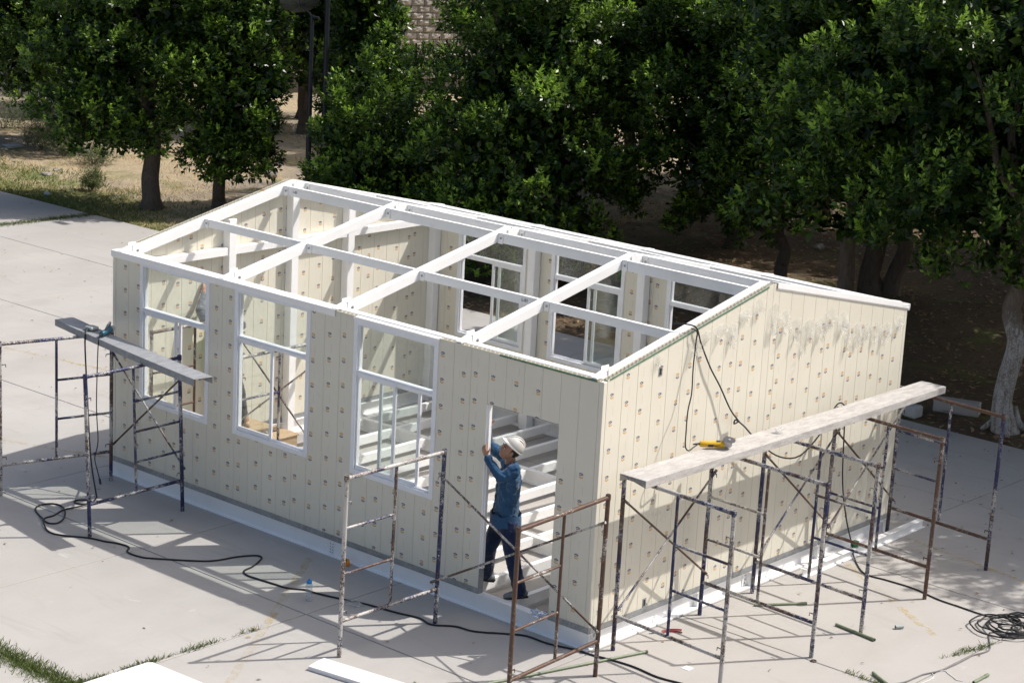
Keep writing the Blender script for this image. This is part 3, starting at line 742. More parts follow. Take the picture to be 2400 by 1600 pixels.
for n, a in enumerate([(2.92, 3.14, 3.40, .42), (3.16, 3.38, 3.30, .32), (3.40, 3.63, 3.17, .32), (3.56, 3.80, 3.05, .40), (3.70, 3.90, 3.13, .36), (3.92, 4.12, 3.10, .30), (4.10, 4.36, 3.18, .24), (4.36, 4.62, 3.10, .30), (4.55, 4.72, 2.95, .42), (4.74, 4.98, 2.92, .34), (4.95, 5.18, 2.88, .24), (5.14, 5.38, 2.86, .28), (5.36, 5.64, 2.82, .26), (5.70, 5.92, 2.86, .18), (1.42, 1.66, 3.22, .17), (1.62, 1.86, 3.28, .15), (1.86, 2.16, 3.32, .13), (2.12, 2.32, 3.30, .30), (2.34, 2.58, 3.43, .15), (2.58, 2.84, 3.50, .20), (.80, .98, 3.15, .14)]):
    scrap(*a, 50+n)
# rain-dark gap line between two gable panels
# wooden step inside
wb = MB().box((-7.93, 1.78, ZB+.0), (-7.02, 2.30, ZB+.155)).box((-7.95, 1.76, ZB+.156), (-7.0, 2.32, ZB+.176)).build('wooden_step', M['wood'], None, bevel=.004)
recenter(tag(wb, 'low plywood step box on the floor joists under the second worker', 'step'))
# ================================================================== SCAFFOLDS
PR = .024
def frame(root, a, b, mats, lean=(0, 0), zb=0.0, H=2.0, rungs=(.92, 1.42), ladder='b', bot=.40, pins=True, lz=0):
    """a, b: feet (x, y); ladder side 'a' or 'b'; mats: post_a, post_b, top, bottom, rung"""
    def at(t, z): return Vector((a[0]+(b[0]-a[0])*t+lean[0]*z/H, a[1]+(b[1]-a[1])*t+lean[1]*z/H, zb+z))
    ma, mb_, mt, mo, mr = (M[k] for k in mats)
    for t, mm in ((0, ma), (1, mb_)):
        MB().pipe(at(t, 0), at(t, H), PR, PR-.005).build('post', mm, root, smooth=True)
    d = (at(1, 0)-at(0, 0)).normalized()
    MB().tube([at(0, H-.035)+d*PR*.8, at(1, H-.035)-d*PR*.8], PR*.92, 12).build('top_bar', mt, root, smooth=True)
    MB().tube([at(0, bot)+d*PR*.8, at(1, bot)-d*PR*.8], PR*.86, 12).build('bottom_bar', mo, root, smooth=True)
    MB().tube([at(.5, bot+PR*.7), at(.5, H-.035-PR*.8)], PR*.72, 10).build('ladder_post', mr, root, smooth=True)
    for z in rungs:
        t0, t1 = (0, .5) if ladder == 'a' else (.5, 1)
        MB().tube([at(t0, z)+d*PR*.7, at(t1, z)-d*PR*.6], PR*.62, 10).build('rung', mr, root, smooth=True)
    if pins:
        n = Vector((-d.y, d.x, 0))
        for t in (0, 1):
            for z in (.50, 1.70):
                p = at(t, z); s = -1 if t else 1
                MB().tube([p, p+d*s*.075, p+d*s*.078-Vector((0,0,.035))], [.007, .007, .005], 6).build('brace_pin', mo, root, smooth=True)
    # weld beads / end collars
    for t in (0, 1):
        MB().lathe(at(t, H-.035)-Vector((0,0,.03)), [(PR+.0015, 0), (PR+.004, .01), (PR+.004, .05), (PR+.0015, .06)], 12).build('collar', mt, root, smooth=True)
    return at
def brace(root, p, q, mat):
    p, q = Vector(p), Vector(q); d = (q-p).normalized()
    MB().tube([p-d*.03, p+d*.05, p+d*.07, q-d*.07, q-d*.05, q+d*.03], [.016, .016, .0125, .0125, .016, .016], 8).build('cross_brace', M[mat], root, smooth=True)

sc1 = thing('scaffold', 'pair of scaffold frames standing in front of the doorway, no plank on top', 'scaffold', (-.6, -1.2, 0))
A1 = frame(sc1, (-1.642, -.64), (-1.645, -2.096), ('sc_blue', 'sc_white', 'sc_white', 'sc_mix', 'sc_mix'), (.03, .0))
A2 = frame(sc1, (.491, -.470), (.575, -1.945), ('sc_brown', 'sc_brown', 'sc_brown', 'sc_brown', 'sc_brown'), (.04, -.02))
brace(sc1, A1(0, 1.70)+Vector((-.035, .0, 0)), A2(0, .52)+Vector((0, -.035, 0)), 'sc_grey'); brace(sc1, A1(0, .48)+Vector((-.04, -.03, 0)), A2(0, 1.70)+Vector((0, -.05, 0)), 'sc_grey')

sc2 = thing('scaffold', 'scaffold at the left end of the front wall carrying a grey steel plank', 'scaffold', (-7.1, -1.0, 0))
B1 = frame(sc2, (-8.25, -1.625), (-7.861, -.197), ('sc_mix', 'sc_mix', 'sc_mix', 'sc_mix', 'sc_blue'), (.0, .0), rungs=(.92, 1.43))
B2 = frame(sc2, (-6.303, -1.736), (-6.336, -.276), ('sc_blue', 'sc_blue', 'sc_blue', 'sc_blue', 'sc_blue'), (-.075, -.02), rungs=(.78, 1.16, 1.54))
brace(sc2, B1(1, 1.70)+Vector((0, .03, 0)), B2(1, .56)+Vector((0, .03, 0)), 'sc_mix'); brace(sc2, B1(1, .50)+Vector((0, .05, 0)), B2(1, 1.72)+Vector((0, .05, 0)), 'sc_brown')

sc3 = thing('scaffold', 'two-frame scaffold under the near end of the pale plank by the gable', 'scaffold', (.9, 1.0, 0))
C1 = frame(sc3, (.164, .23), (1.655, .12), ('sc_blue', 'sc_white', 'sc_mix', 'sc_white', 'sc_blue'), (.03, -.03))
C2 = frame(sc3, (.159, 1.796), (1.73, 1.693), ('sc_blue', 'sc_mix', 'sc_mix', 'sc_mix', 'sc_mix'), (.06, -.06), ladder='a')
brace(sc3, C1(0, 1.70)+Vector((.03, 0, 0)), C2(0, .52)+Vector((.03, 0, 0)), 'sc_brown'); brace(sc3, C1(0, .50)+Vector((.05, 0, 0)), C2(0, 1.72)+Vector((.05, 0, 0)), 'sc_mix')
sc4 = thing('scaffold', 'three-frame scaffold under the far end of the pale plank by the gable', 'scaffold', (.9, 4.3, 0))
D1 = frame(sc4, (.148, 2.832), (1.702, 2.726), ('sc_blue', 'sc_mix', 'sc_mix', 'sc_mix', 'sc_blue'), (.06, -.06))
D2 = frame(sc4, (.12, 4.338), (1.619, 4.23), ('sc_mix', 'sc_brown', 'sc_brown', 'sc_brown', 'sc_blue'), (.06, -.06), ladder='a')
D3 = frame(sc4, (.11, 5.831), (1.603, 5.692), ('sc_mix', 'sc_blue', 'sc_brown', 'sc_brown', 'sc_blue'), (.05, -.06), ladder='a')
for a, b in ((D1, D2), (D2, D3)):
    brace(sc4, a(0, 1.70)+Vector((.03, 0, 0)), b(0, .52)+Vector((.03, 0, 0)), 'sc_brown'); brace(sc4, a(0, .50)+Vector((.05, 0, 0)), b(0, 1.72)+Vector((.05, 0, 0)), 'sc_mix')
sc5 = thing('scaffold', 'scaffold frames standing inside the house, seen through the front windows', 'scaffold', (-6.7, .9, 0))
E1 = frame(sc5, (-7.60, 1.69), (-7.60, .24), ('sc_grey', 'sc_grey', 'sc_grey', 'sc_mix', 'sc_brown'), (.0, .0))
E2 = frame(sc5, (-5.95, 1.60), (-5.95, .30), ('sc_mix', 'sc_mix', 'sc_white', 'sc_mix', 'sc_mix'), (.0, .0))
brace(sc5, E1(0, 1.70)+Vector((0, .03, 0)), E2(0, .52)+Vector((0, .03, 0)), 'sc_grey'); brace(sc5, E1(0, .50)+Vector((0, .05, 0)), E2(0, 1.72)+Vector((0, .05, 0)), 'sc_grey')

# ------------------------------------------------------------------ planks (inverted steel channels)
def plank(name, p, q, w, z, mat, label, cat='plank', h=.085):
    p, q = Vector((*p, z)), Vector((*q, z)); d = (q-p).normalized(); n = Vector((-d.y, d.x, 0)); L_ = (q-p).length
    t = .006; prof = [(-w/2, -h), (-w/2, 0), (w/2, 0), (w/2, -h), (w/2-t, -h), (w/2-t, -t), (-w/2+t, -t), (-w/2+t, -h)]
    mb = MB(); ns = 40; o = 0
    V = []
    for i in range(ns+1):
        s = i/ns; sag = -.012*math.sin(math.pi*s) + rnd.uniform(-.0012, .0012)
        for a, b in prof: V.append(p + d*L_*s + n*a + Vector((0, 0, b+sag)))
    F = [(i*8+k, i*8+(k+1) % 8, (i+1)*8+(k+1) % 8, (i+1)*8+k) for i in range(ns) for k in range(8)]
    F.append(tuple(range(8))); F.append(tuple(ns*8+k for k in reversed(range(8))))
    ob = mb.add(V, F).build(name, mat, None, bevel=.003); return recenter(tag(ob, label, cat))
plank('scaffold_plank', (.485, -.04), (.505, 5.94), .345, 2.078, M['plank_pale'], 'long pale plaster-coated plank laid over the scaffolds along the gable wall')
plank('scaffold_plank', (-8.54, -.43), (-5.205, -.945), .26, 2.072, M['plank_grey'], 'grey steel plank on the scaffold at the left end of the front wall')

# ================================================================== TOOLS AND SMALL THINGS
def grinder(name, loc, ang, body, label, blue=False, roll=0.0):
    """angle grinder lying down; local +x from tail to head"""
    t = thing(name, label, 'power tool', loc)
    R = Matrix.Rotation(ang, 3, 'Z')
    T = lambda v: R @ (Matrix.Rotation(roll, 3, 'X') @ (Vector(v)*1.18)) + Vector(loc) + Vector((0, 0, .042))
    def tr(mb): mb.v = [tuple(T(v)) for v in mb.v]; return mb
    tr(MB().tube([(-.145, 0, 0), (-.135, 0, 0), (-.06, 0, 0), (0, 0, 0), (.045, 0, 0), (.085, 0, 0)], [.018, .028, .030, .031, .034, .034], 14)).build('body', body, t, smooth=True)
    tr(MB().tube([(.085, 0, 0), (.10, 0, 0), (.135, 0, .0), (.155, 0, 0)], [.033, .036, .034, .024], 14)).build('gear_head', M['tool_grey'], t, smooth=True)
    tr(MB().tube([(-.205, 0, -.006), (-.165, 0, 0), (-.145, 0, 0)], [.006, .009, .012], 8)).build('cord_sleeve', M['tool_black'], t, smooth=True)
    tr(MB().lathe((.13, 0, .030), [(.016, 0), (.016, .014), (.008, .016), (.008, .022)], 14)).build('spindle', M['tool_grey'], t, smooth=True)
    tr(MB().lathe((.13, 0, .044), [(.02, 0), (.058, .001), (.058, .004), (.02, .005)], 24)).build('disc', M['disc'], t, smooth=True)
    tr(MB().lathe((.13, 0, .0495), [(.010, 0), (.012, .004), (.006, .006)], 12)).build('disc_nut', M['tool_grey'], t, smooth=True)
    g = MB(); n = 14
    for k in range(n):
        a0 = math.pi*.5 + math.pi*k/n; a1 = math.pi*.5 + math.pi*(k+1)/n
        c0 = Vector((.13+.064*math.cos(a0), .064*math.sin(a0), 0)); c1 = Vector((.13+.064*math.cos(a1), .064*math.sin(a1), 0))
        g.add([c0+Vector((0,0,.03)), c1+Vector((0,0,.03)), c1+Vector((0,0,.052)), c0+Vector((0,0,.052))], [(0,1,2,3)])
    tr(g).build('guard', M['tool_grey'], t)
    tr(MB().box((-.07, -.036, -.012), (-.02, -.028, .012))).build('switch', M['tool_black'], t, bevel=.003)
    tr(MB().box((.01, -.012, .028), (.05, .012, .036))).build('slide_button', M['tool_black'], t, bevel=.003)
    return t, T, R
gt, gT, gR = grinder('angle_grinder', (.40, 1.50, 2.078), math.radians(48), M['yellow'], 'yellow angle grinder lying on the pale plank by the gable', roll=.25)
lettering('marking', 'DEWALT', .030, gT((-.01, -.0335, 0)), gR @ Vector((1, 0, 0)), (0, 0, 1), M['tool_black'], gt)
bt, bT, bR = grinder('angle_grinder', (-7.53, -.53, 2.071), math.radians(118), M['tool_blue'], 'teal angle grinder resting on the grey plank, disc turned up', roll=-1.2)
pb = MB().box((-7.90, -.60, 2.0735), (-7.76, -.47, 2.12)).build('power_box', M['boxgrey'], None, bevel=.012); recenter(tag(pb, 'small grey socket box on the grey plank behind the teal grinder', 'socket box'))

def cable(name, pts, r, mat, label, sub=5, cat='cable'):
    o = MB().tube(curve_pts(pts, sub), r, 7).build(name, mat, None, smooth=True); return recenter(tag(o, label, cat))
G = .011
cabL = [(-7.42,-.77),(-7.28,-.96),(-7.34,-1.09),(-7.44,-1.1),(-7.48,-1.03),(-7.41,-.93),(-7.25,-.98),(-7.23,-1.23),(-7.29,-1.37),(-7.19,-1.6),(-7.18,-1.73),(-7.12,-1.8),(-6.99,-1.82),(-6.93,-1.74),(-6.99,-1.6),(-7.21,-1.42),(-7.45,-1.31),(-7.58,-1.36),(-7.61,-1.51),(-7.51,-1.64),(-7.31,-1.73),(-7.1,-1.82),(-6.97,-1.91),(-6.74,-2.01),(-6.54,-1.97),(-6.26,-1.79),(-6.04,-1.72),(-5.89,-1.65),(-5.7,-1.63),(-5.57,-1.75),(-5.34,-1.74),(-5.18,-1.64),(-4.8,-1.32),(-4.68,-1.14),(-4.62,-.89),(-4.52,-.7),(-4.42,-.68),(-4.34,-.79),(-4.25,-.98),(-4.21,-1.14),(-4.09,-1.21),(-3.91,-1.2),(-3.67,-1.17),(-3.47,-1.14),(-3.3,-1.03),(-3.16,-1.01),(-2.89,-.94),(-2.56,-.83),(-2.12,-.75),(-1.84,-.68),(-1.62,-.72),(-1.41,-.56),(-1.17,-.51),(-.87,-.28),(-.7,-.18),(-.41,-.17),(-.09,-.08),(.12,-.06),(.34,-.01),(.62,.02),(.95,-.01),(1.22,.04),(1.43,.07),(1.75,.0),(2.2,-.15)]
zL = [G]*len(cabL)
for i, z in ((6, .03), (7, .026), (14, .026), (15, .03), (21, .03), (22, .026)): zL[i] = z
pts = [(-7.83, -.60, 2.10), (-7.80, -.64, 2.085), (-7.74, -.71, 1.95), (-7.68, -.72, 1.3), (-7.58, -.74, .5), (-7.47, -.74, .05)] + [(x, y, z) for (x, y), z in zip(cabL, zL)]
cable('extension_cable', pts, .0105, M['black_rubber'], 'long black extension cable snaking over the concrete along the front wall')
pl = cable('grinder_cable', [(-7.455, -.66, 2.10), (-7.44, -.72, 2.07), (-7.43, -.75, 1.9), (-7.44, -.76, 1.2), (-7.42, -.75, .75), (-7.47, -.76, .52), (-7.44, -.75, .38), (-7.36, -.77, .27)], .007, M['black_rubber'], 'thin black cord of the teal grinder hanging down with its plug loose')
# plug end of that cord belongs to it
MB().tube([(-7.36, -.77, .27), (-7.33, -.78, .22), (-7.325, -.782, .205)], [.014, .016, .010], 8).build('plug_tmp', M['black_rubber'], None)
o = bpy.data.objects['plug_tmp']; o.name = 'plug'; o.parent = pl; o.location = -pl.location
cable('extension_cable', [(.02, 1.44, 3.345), (.06, 1.49, 3.31), (.05, 1.5, 3.2), (.08, 1.44, 2.92), (.12, 1.39, 2.65), (.16, 1.29, 2.48), (.22, 1.2, 2.26), (.27, 1.14, 2.13), (.295, 1.17, 2.085), (.30, 1.25, 2.11), (.28, 1.36, 2.12)], .0075, M['black_rubber'], 'black cord of the yellow grinder draped over the gable top')
cable('extension_cable', [(-.19, 1.40, 3.37), (-.05, 1.44, 3.38), (.03, 1.52, 3.34), (.035, 1.62, 3.15), (.05, 1.8, 2.86), (.06, 2.0, 2.61), (.08, 2.2, 2.32), (.10, 2.34, 2.17), (.07, 2.40, 2.14), (.06, 2.33, 2.12), (.10, 2.30, 2.18), (.12, 2.45, 2.08), (.14, 2.6, 1.95), (.15, 3.1, 1.62), (.15, 3.6, 1.52), (.13, 4.1, 1.75), (.12, 4.36, 2.0), (.16, 4.48, 1.95), (.17, 4.50, 1.6), (.18, 4.55, 1.0), (.19, 4.70, .5), (.22, 4.85, .12), (.30, 4.78, .02), (.67, 4.42, G), (1.0, 4.42, G), (1.37, 4.42, G), (1.75, 4.32, G), (2.05, 4.3, G), (2.3, 4.28, G), (2.52, 4.3, G)], .009, M['black_rubber'], 'black cable knotted on the gable wall and running out to the coil')
# heap of coiled cable
coil = []
r3 = random.Random(3)
for k in range(150):
    a = k*.36; rr = .22 + .12*math.sin(k*.173) + r3.uniform(-.015, .015)
    coil.append((2.79 + rr*1.0*math.cos(a) + .10*math.sin(k*.05), 4.17 + rr*1.05*math.sin(a) + .12*math.cos(k*.041), .012 + .10*abs(math.sin(k*.11))*(k/150) + r3.uniform(0, .012)))
cable('cable_coil', coil, .0095, M['black_rubber'], 'tangled heap of coiled black cable on the concrete', 3)
cabG = [(2.62,1.55),(2.78,1.79),(2.81,2.05),(2.82,2.18),(2.89,2.43),(2.91,2.7),(2.91,2.97),(2.91,3.09),(2.95,3.25),(2.95,3.37),(2.89,3.5),(2.75,3.72),(2.7,3.83),(2.73,3.89),(2.8,3.9),(2.95,3.99),(3.1,4.1)]
cable('grey_cable', [(x, y, G) for x, y in cabG], .009, M['grey_rubber'], 'grey cable trailing from the coil to the bottom edge')
cable('white_wire', [(x, y, .006) for x, y in [(2.93,1.96),(2.94,2.12),(2.92,2.24),(2.86,2.32),(2.92,2.46),(2.98,2.43),(3.07,2.38),(3.14,2.34),(3.2,2.36)]], .004, M['white_plastic'], 'thin white wires lying beside the grey cable')

def conduit(a, b, r, label, coup=True):
    t = thing('conduit', label, 'pipe', (a[0], a[1], 0), 'green conduit pieces on the concrete')
    p, q = Vector((*a, r+.001)), Vector((*b, r+.001)); d = (q-p).normalized()
    MB().pipe(p, q, r, r-.003, 12).build('pipe', M['green_pvc'], t, smooth=True)
    if coup: MB().pipe(q-d*.03, q+d*.035, r+.003, r+.0005, 12).build('coupling', M['green_pvc'], t, smooth=True)
    return t
conduit((1.39, 2.70), (1.91, 2.63), .017, 'green conduit piece lying at the foot of a scaffold post')
conduit((.42, 2.50), (.77, 2.98), .015, 'green conduit piece between the gable base and the scaffold frames')
conduit((-.42, -2.55), (.45, .42), .015, 'longest green conduit, lying past the foot of the rusty frame')
conduit((2.44, 1.80), (2.68, 1.66), .018, 'short green conduit beside the end of the grey cable')
conduit((3.31, 2.39), (3.31, 2.66), .017, 'short green conduit with white wires at the bottom right')
conduit((-.62, -2.02), (-.10, -2.20), .016, 'green conduit lying over the end of the white trim')
# steel offcuts
def ibeam(a, b, w, h, label):
    d = (Vector(b)-Vector(a)).normalized(); n = Vector((-d.y, d.x, 0)); mb = MB(); a, b = Vector(a), Vector(b)
    mb.beam(a+Vector((0,0,.006)), b+Vector((0,0,.006)), w, .010); mb.beam(a+Vector((0,0,h-.006)), b+Vector((0,0,h-.006)), w, .010); mb.beam(a+Vector((0,0,h/2)), b+Vector((0,0,h/2)), .008, h-.0225)
    o = mb.build('steel_beam', M['white'], None, bevel=.002); return recenter(tag(o, label, 'steel beam'))
ibeam((.25, 3.72, 0), (.20, 6.55, 0), .085, .115, 'loose white steel beam lying along the foot of the gable')
# bottle
bo = thing('water_bottle', 'clear water bottle with a blue cap standing on the concrete', 'bottle', (-3.05, -1.21, 0))
MB().lathe((-3.05, -1.21, .001), [(.034, 0), (.038, .006), (.038, .08), (.036, .085), (.036, .10), (.038, .105), (.038, .185), (.034, .20), (.026, .208)], 20).build('body', M['bottleplastic'], bo, smooth=True)
MB().lathe((-3.05, -1.21, .203), [(.030, 0), (.031, .004), (.031, .03), (.022, .038), (.012, .040), (.012, .052), (.009, .054)], 16).build('cap', M['cap_blue'], bo, smooth=True)
# tape measure
tp = thing('tape_measure', 'orange tape measure standing against the base of the front wall', 'tape measure', (-3.60, -.10, 0))
MB().prism([(-3.64, -.08, .001), (-3.56, -.13, .001), (-3.555, -.133, .05), (-3.575, -.12, .075), (-3.615, -.095, .078), (-3.64, -.08, .05)], (.022, .035, 0)).build('case', M['orange'], tp, bevel=.006)
MB().tube([(-3.625, -.093, .078), (-3.61, -.10, .092), (-3.58, -.118, .090), (-3.565, -.128, .068)], .006, 6).build('strap', M['tool_black'], tp, smooth=True)
MB().lathe((-3.600, -.108, .042), [(.020, 0), (.020, .004), (.012, .006)], 14, (-.53, -.85, 0)).build('badge', M['tool_black'], tp)
# crumpled foil / plastic
def crumple(name, c, size, mat, label, cat, seed, sub=3):
    bm = bmesh.new(); bmesh.ops.create_icosphere(bm, subdivisions=sub, radius=1); r = np.random.default_rng(seed); ph = r.uniform(0, 6, 12)
    for v in bm.verts:
        p = v.co.copy(); k = .72 + .22*math.sin(p.x*5+ph[0]+2*math.sin(p.y*4+ph[1])) + .18*math.sin(p.y*9+ph[2]+p.z*6) + .12*math.sin(p.z*13+ph[3]+p.x*8) + r.uniform(-.10, .10)
        v.co = Vector((p.x*size[0]*k, p.y*size[1]*k, max(p.z*size[2]*k, -size[2]*.35)))
    zmin = min(v.co.z for v in bm.verts)
    me = bpy.data.meshes.new(name); bm.to_mesh(me); bm.free(); me.materials.append(mat)
    o = link(name, me); o.location = Vector(c) + Vector((0, 0, -zmin+.001)); return tag(o, label, cat)
crumple('foil_pack', (-.70, -.0, ZB), (.13, .07, .055), M['foil'], 'crumpled silver foil pack on the door sill', 'foil pack', 4)
crumple('plastic_bag', (.50, 2.58, 2.07), (.055, .055, .06), M['film'], 'small clear plastic bag on the pale plank', 'plastic bag', 6)
crumple('plastic_scrap', (-2.62, -.92, 0), (.16, .10, .03), M['film'], 'crumpled clear plastic on the ground behind the plaster-crusted frame', 'plastic scrap', 9)
# pliers
pt = thing('pliers', 'pliers with red grips by the foot of the gable', 'pliers', (.22, 1.12, 0))
MB().tube(curve_pts([(.20, 1.02, .012), (.235, 1.10, .012), (.30, 1.16, .012), (.37, 1.19, .012)]), .009, 8).build('handle', M['red'], pt, smooth=True)
MB().tube(curve_pts([(.20, 1.02, .012), (.20, 1.10, .013), (.25, 1.19, .013), (.32, 1.25, .013)]), .009, 8).build('handle', M['red'], pt, smooth=True)
MB().tube([(.20, 1.03, .012), (.17, .98, .012), (.135, .90, .012)], [.016, .014, .005], 8).build('jaw', M['tool_grey'], pt, smooth=True)
gj = MB().box((.18, 4.86, .117), (.25, 4.95, .185)).box((.25, 4.88, .13), (.275, 4.93, .17)).build('junction_box', M['green_bright'], None, bevel=.006); recenter(tag(gj, 'small green plastic box on the loose white beam', 'junction box'))
cl = MB().pipe((1.90, 3.13, .025), (1.95, 3.21, .025), .022, .018, 12).box((1.93, 3.16, .001), (1.96, 3.20, .006)).build('pipe_clamp', M['boxgrey'], None, smooth=True); recenter(tag(cl, 'small grey pipe clamp lying alone on the concrete', 'pipe clamp'))
rg = MB().tube([(1.81+.03*math.cos(a*.4), 1.62+.03*math.sin(a*.4), .008) for a in range(17)], .006, 6).build('metal_ring', M['sc_brown'], None, smooth=True); recenter(tag(rg, 'small rusty ring on the concrete by the near scaffold', 'ring'))
cd = MB().box((.96, .39, .001), (1.06, .49, .004)).build('paper_card', M['white_plastic'], None); recenter(tag(cd, 'small white paper square on the concrete by the scaffold foot', 'paper'))
# white sheet metal in the foreground
sh = MB().prism([(-2.69, -3.80, .05), (-2.65, -3.755, .05), (-1.89, -3.72, .05), (-1.1, -3.69, .05), (-1.1, -5.4, .05), (-2.71, -5.4, .05), (-2.70, -4.61, .05)], (0, 0, .04)).build('white_sheet', M['sheet_white'], None, bevel=.006); recenter(tag(sh, 'white sheet lying on the ground at the bottom left corner', 'sheet'))
bt_ = MB().box((-2.5, -5.2, .0), (-2.4, -3.9, .0495)).build('timber_batten', M['wood'], None); recenter(tag(bt_, 'timber batten under the white sheet at bottom left', 'batten'))
tr_ = MB()
a, b = Vector((-1.63, -2.41, .0)), Vector((.35, -2.10, .0)); d = (b-a).normalized(); n = Vector((-d.y, d.x, 0))
prof = [(-.17, .002), (-.168, .045), (-.02, .055), (-.012, .048), (0, .055), (.10, .050), (.16, .018), (.157, .012), (.10, .044), (-.16, .040), (-.165, .002)]
V = [c + n*u + Vector((0, 0, h)) for c in (a, b) for u, h in prof]; k = len(prof)
tr_.add(V, [(i, (i+1) % k, k+(i+1) % k, k+i) for i in range(k)] + [tuple(reversed(range(k))), tuple(k+i for i in range(k))])
o = tr_.build('cap_profile', M['sheet_white'], None); recenter(tag(o, 'loose folded white cap profile lying on the concrete in the foreground', 'metal profile'))
sh2 = MB().box((3.72, 2.0, .03), (5.4, 3.05, .05)).build('white_sheet', M['sheet_white'], None, bevel=.004); recenter(tag(sh2, 'corner of a white sheet at the bottom right edge', 'sheet'))
MB().box((3.9, 2.1, 0), (4.0, 2.95, .029)).build('timber_tmp', M['wood'], None)
o = bpy.data.objects['timber_tmp']; o.name = 'timber_batten'; recenter(tag(o, 'timber batten under the white sheet at bottom right', 'batten'))

# ------------------------------------------------------------------ fallen leaves, grass in the joints, litter
def scatter_leaves(name, xy, size, mat, label, cat, seed, zlo=.003, zhi=.02):
    r = np.random.default_rng(seed); n = len(xy); s = r.uniform(*size, n); a = r.uniform(0, 6.28, n); tlt = r.uniform(-.5, .5, (n, 2))
    d = np.stack([np.cos(a), np.sin(a), tlt[:, 0]*.6], 1); sd = np.stack([-np.sin(a), np.cos(a), tlt[:, 1]*.6], 1)
    c = np.concatenate([xy[:, :2], (r.uniform(zlo, zhi, n) + (xy[:, 2] if xy.shape[1] > 2 else 0))[:, None]], 1)
    V = np.stack([c-d*s[:, None], c+sd*s[:, None]*.45+[0, 0, .004], c+d*s[:, None], c-sd*s[:, None]*.45+[0, 0, .004]], 1).reshape(-1, 3)
    V[:, 2] = np.maximum(V[:, 2], zlo if xy.shape[1] < 3 else -9)
    Q = np.arange(4*n).reshape(n, 4); tone = np.repeat(r.uniform(0, 1, n)**1.5, 4)
    return stuff(link(name, arrays_mesh(name, V, Q, mat, tone)), label, cat)
r4 = np.random.default_rng(5)
xy = np.concatenate([np.stack([r4.uniform(-5, 5, 420), r4.uniform(5.5, 10.7, 420)], 1), np.stack([r4.uniform(-9, 4.5, 160), r4.uniform(-5, 5, 160)], 1), np.stack([r4.uniform(-30, -8, 320), r4.uniform(1, 10.7, 320)], 1)])
xy = xy[~((xy[:, 0] > -8.2) & (xy[:, 0] < .2) & (xy[:, 1] > -.1) & (xy[:, 1] < 6.1))]
scatter_leaves('fallen_leaves', xy, (.014, .034), M['litter'], 'dry fallen leaves scattered over the concrete', 'leaves', 6)
def blades(name, P, h, mat, label, cat, seed, w=.006, lean=.5):
    r = np.random.default_rng(seed); n = len(P); a = r.uniform(0, 6.28, n); hh = h*r.uniform(.5, 1.3, n)
    s = np.stack([np.cos(a), np.sin(a), np.zeros(n)], 1)*w; ln = np.stack([r.normal(0, lean, n), r.normal(0, lean, n), np.ones(n)], 1); ln *= (hh/np.linalg.norm(ln, axis=1))[:, None]
    V = np.stack([P-s, P+s, P+ln*.6+s*.6, P+ln+np.stack([ln[:, 0]*.3, ln[:, 1]*.3, -np.zeros(n)], 1)], 1).reshape(-1, 3)
    return stuff(link(name, arrays_mesh(name, V, np.arange(4*n).reshape(n, 4), mat, np.repeat(r.uniform(0, 1, n), 4))), label, cat)
def strip(p, q, n, wid, r, dens=lambda t: 1.0):
    t = r.uniform(0, 1, n); keep = r.uniform(0, 1, n) < np.array([dens(x) for x in t]); t = t[keep]; m = len(t)
    p, q = np.array(p, float), np.array(q, float); d = (q-p)/np.linalg.norm(q-p); nn = np.array([-d[1], d[0]])
    xy = p + (q-p)*t[:, None] + nn*(r.normal(0, wid, m)*np.array([dens(x) for x in t]))[:, None]
    return np.concatenate([xy, np.full((m, 1), -.005)], 1)
r5 = np.random.default_rng(8)
Gp = np.concatenate([strip((-5.8, -4.66), (-2.7, -4.62), 5600, .085, r5), strip((-2.78, -2.15), (-2.85, -4.7), 1900, .04, r5, lambda t: min(1, (.15+t*.9)*(.55+.45*math.sin(t*23)))), strip((2.72, 2.75), (2.92, 3.70), 330, .035, r5, lambda t: .9 if .2 < t < .75 else .3), strip((2.2, 1.62), (2.65, 1.62), 90, .02, r5), strip((-22.6, 8.2), (-22.5, 10.8), 1600, .08, r5), strip((-26, 7.92), (-22.5, 7.92), 900, .06, r5)])
blades('joint_grass', Gp, .065, M['grass'], 'green grass growing in the joints of the concrete', 'grass', 9, .004)
# ================================================================== PEOPLE
def cap_mesh(bm, p, q, r0, r1, n=12, flat=None):
    """closed tapered capsule; flat=(axis, k) squashes it sideways"""
    p, q = Vector(p), Vector(q); d = (q-p); L_ = d.length; d = d/L_ if L_ > 1e-6 else Vector((0,0,1))
    x = d.orthogonal().normalized(); y = d.cross(x)
    prof = []
    for k in range(5): a = math.pi/2*(1-k/4); prof.append((-r0*math.sin(a), max(r0*math.cos(a), .0004)))
    for k in range(1, 5): a = math.pi/2*k/4; prof.append((L_+r1*math.sin(a), max(r1*math.cos(a), .0004)))
    prof.insert(5, (L_, r1)); rings = []
    for h, r in prof:
        ring = []
        for k in range(n):
            a = 2*math.pi*k/n; v = (x*math.cos(a)+y*math.sin(a))*r
            if flat: ax = Vector(flat[0]).normalized(); v = v - ax*v.dot(ax)*(1-flat[1])
            ring.append(bm.verts.new(p + d*h + v))
        rings.append(ring)
    for i in range(len(rings)-1):
        for k in range(n): bm.faces.new((rings[i][k], rings[i][(k+1) % n], rings[i+1][(k+1) % n], rings[i+1][k]))
    bm.faces.new(list(reversed(rings[0]))); bm.faces.new(rings[-1])
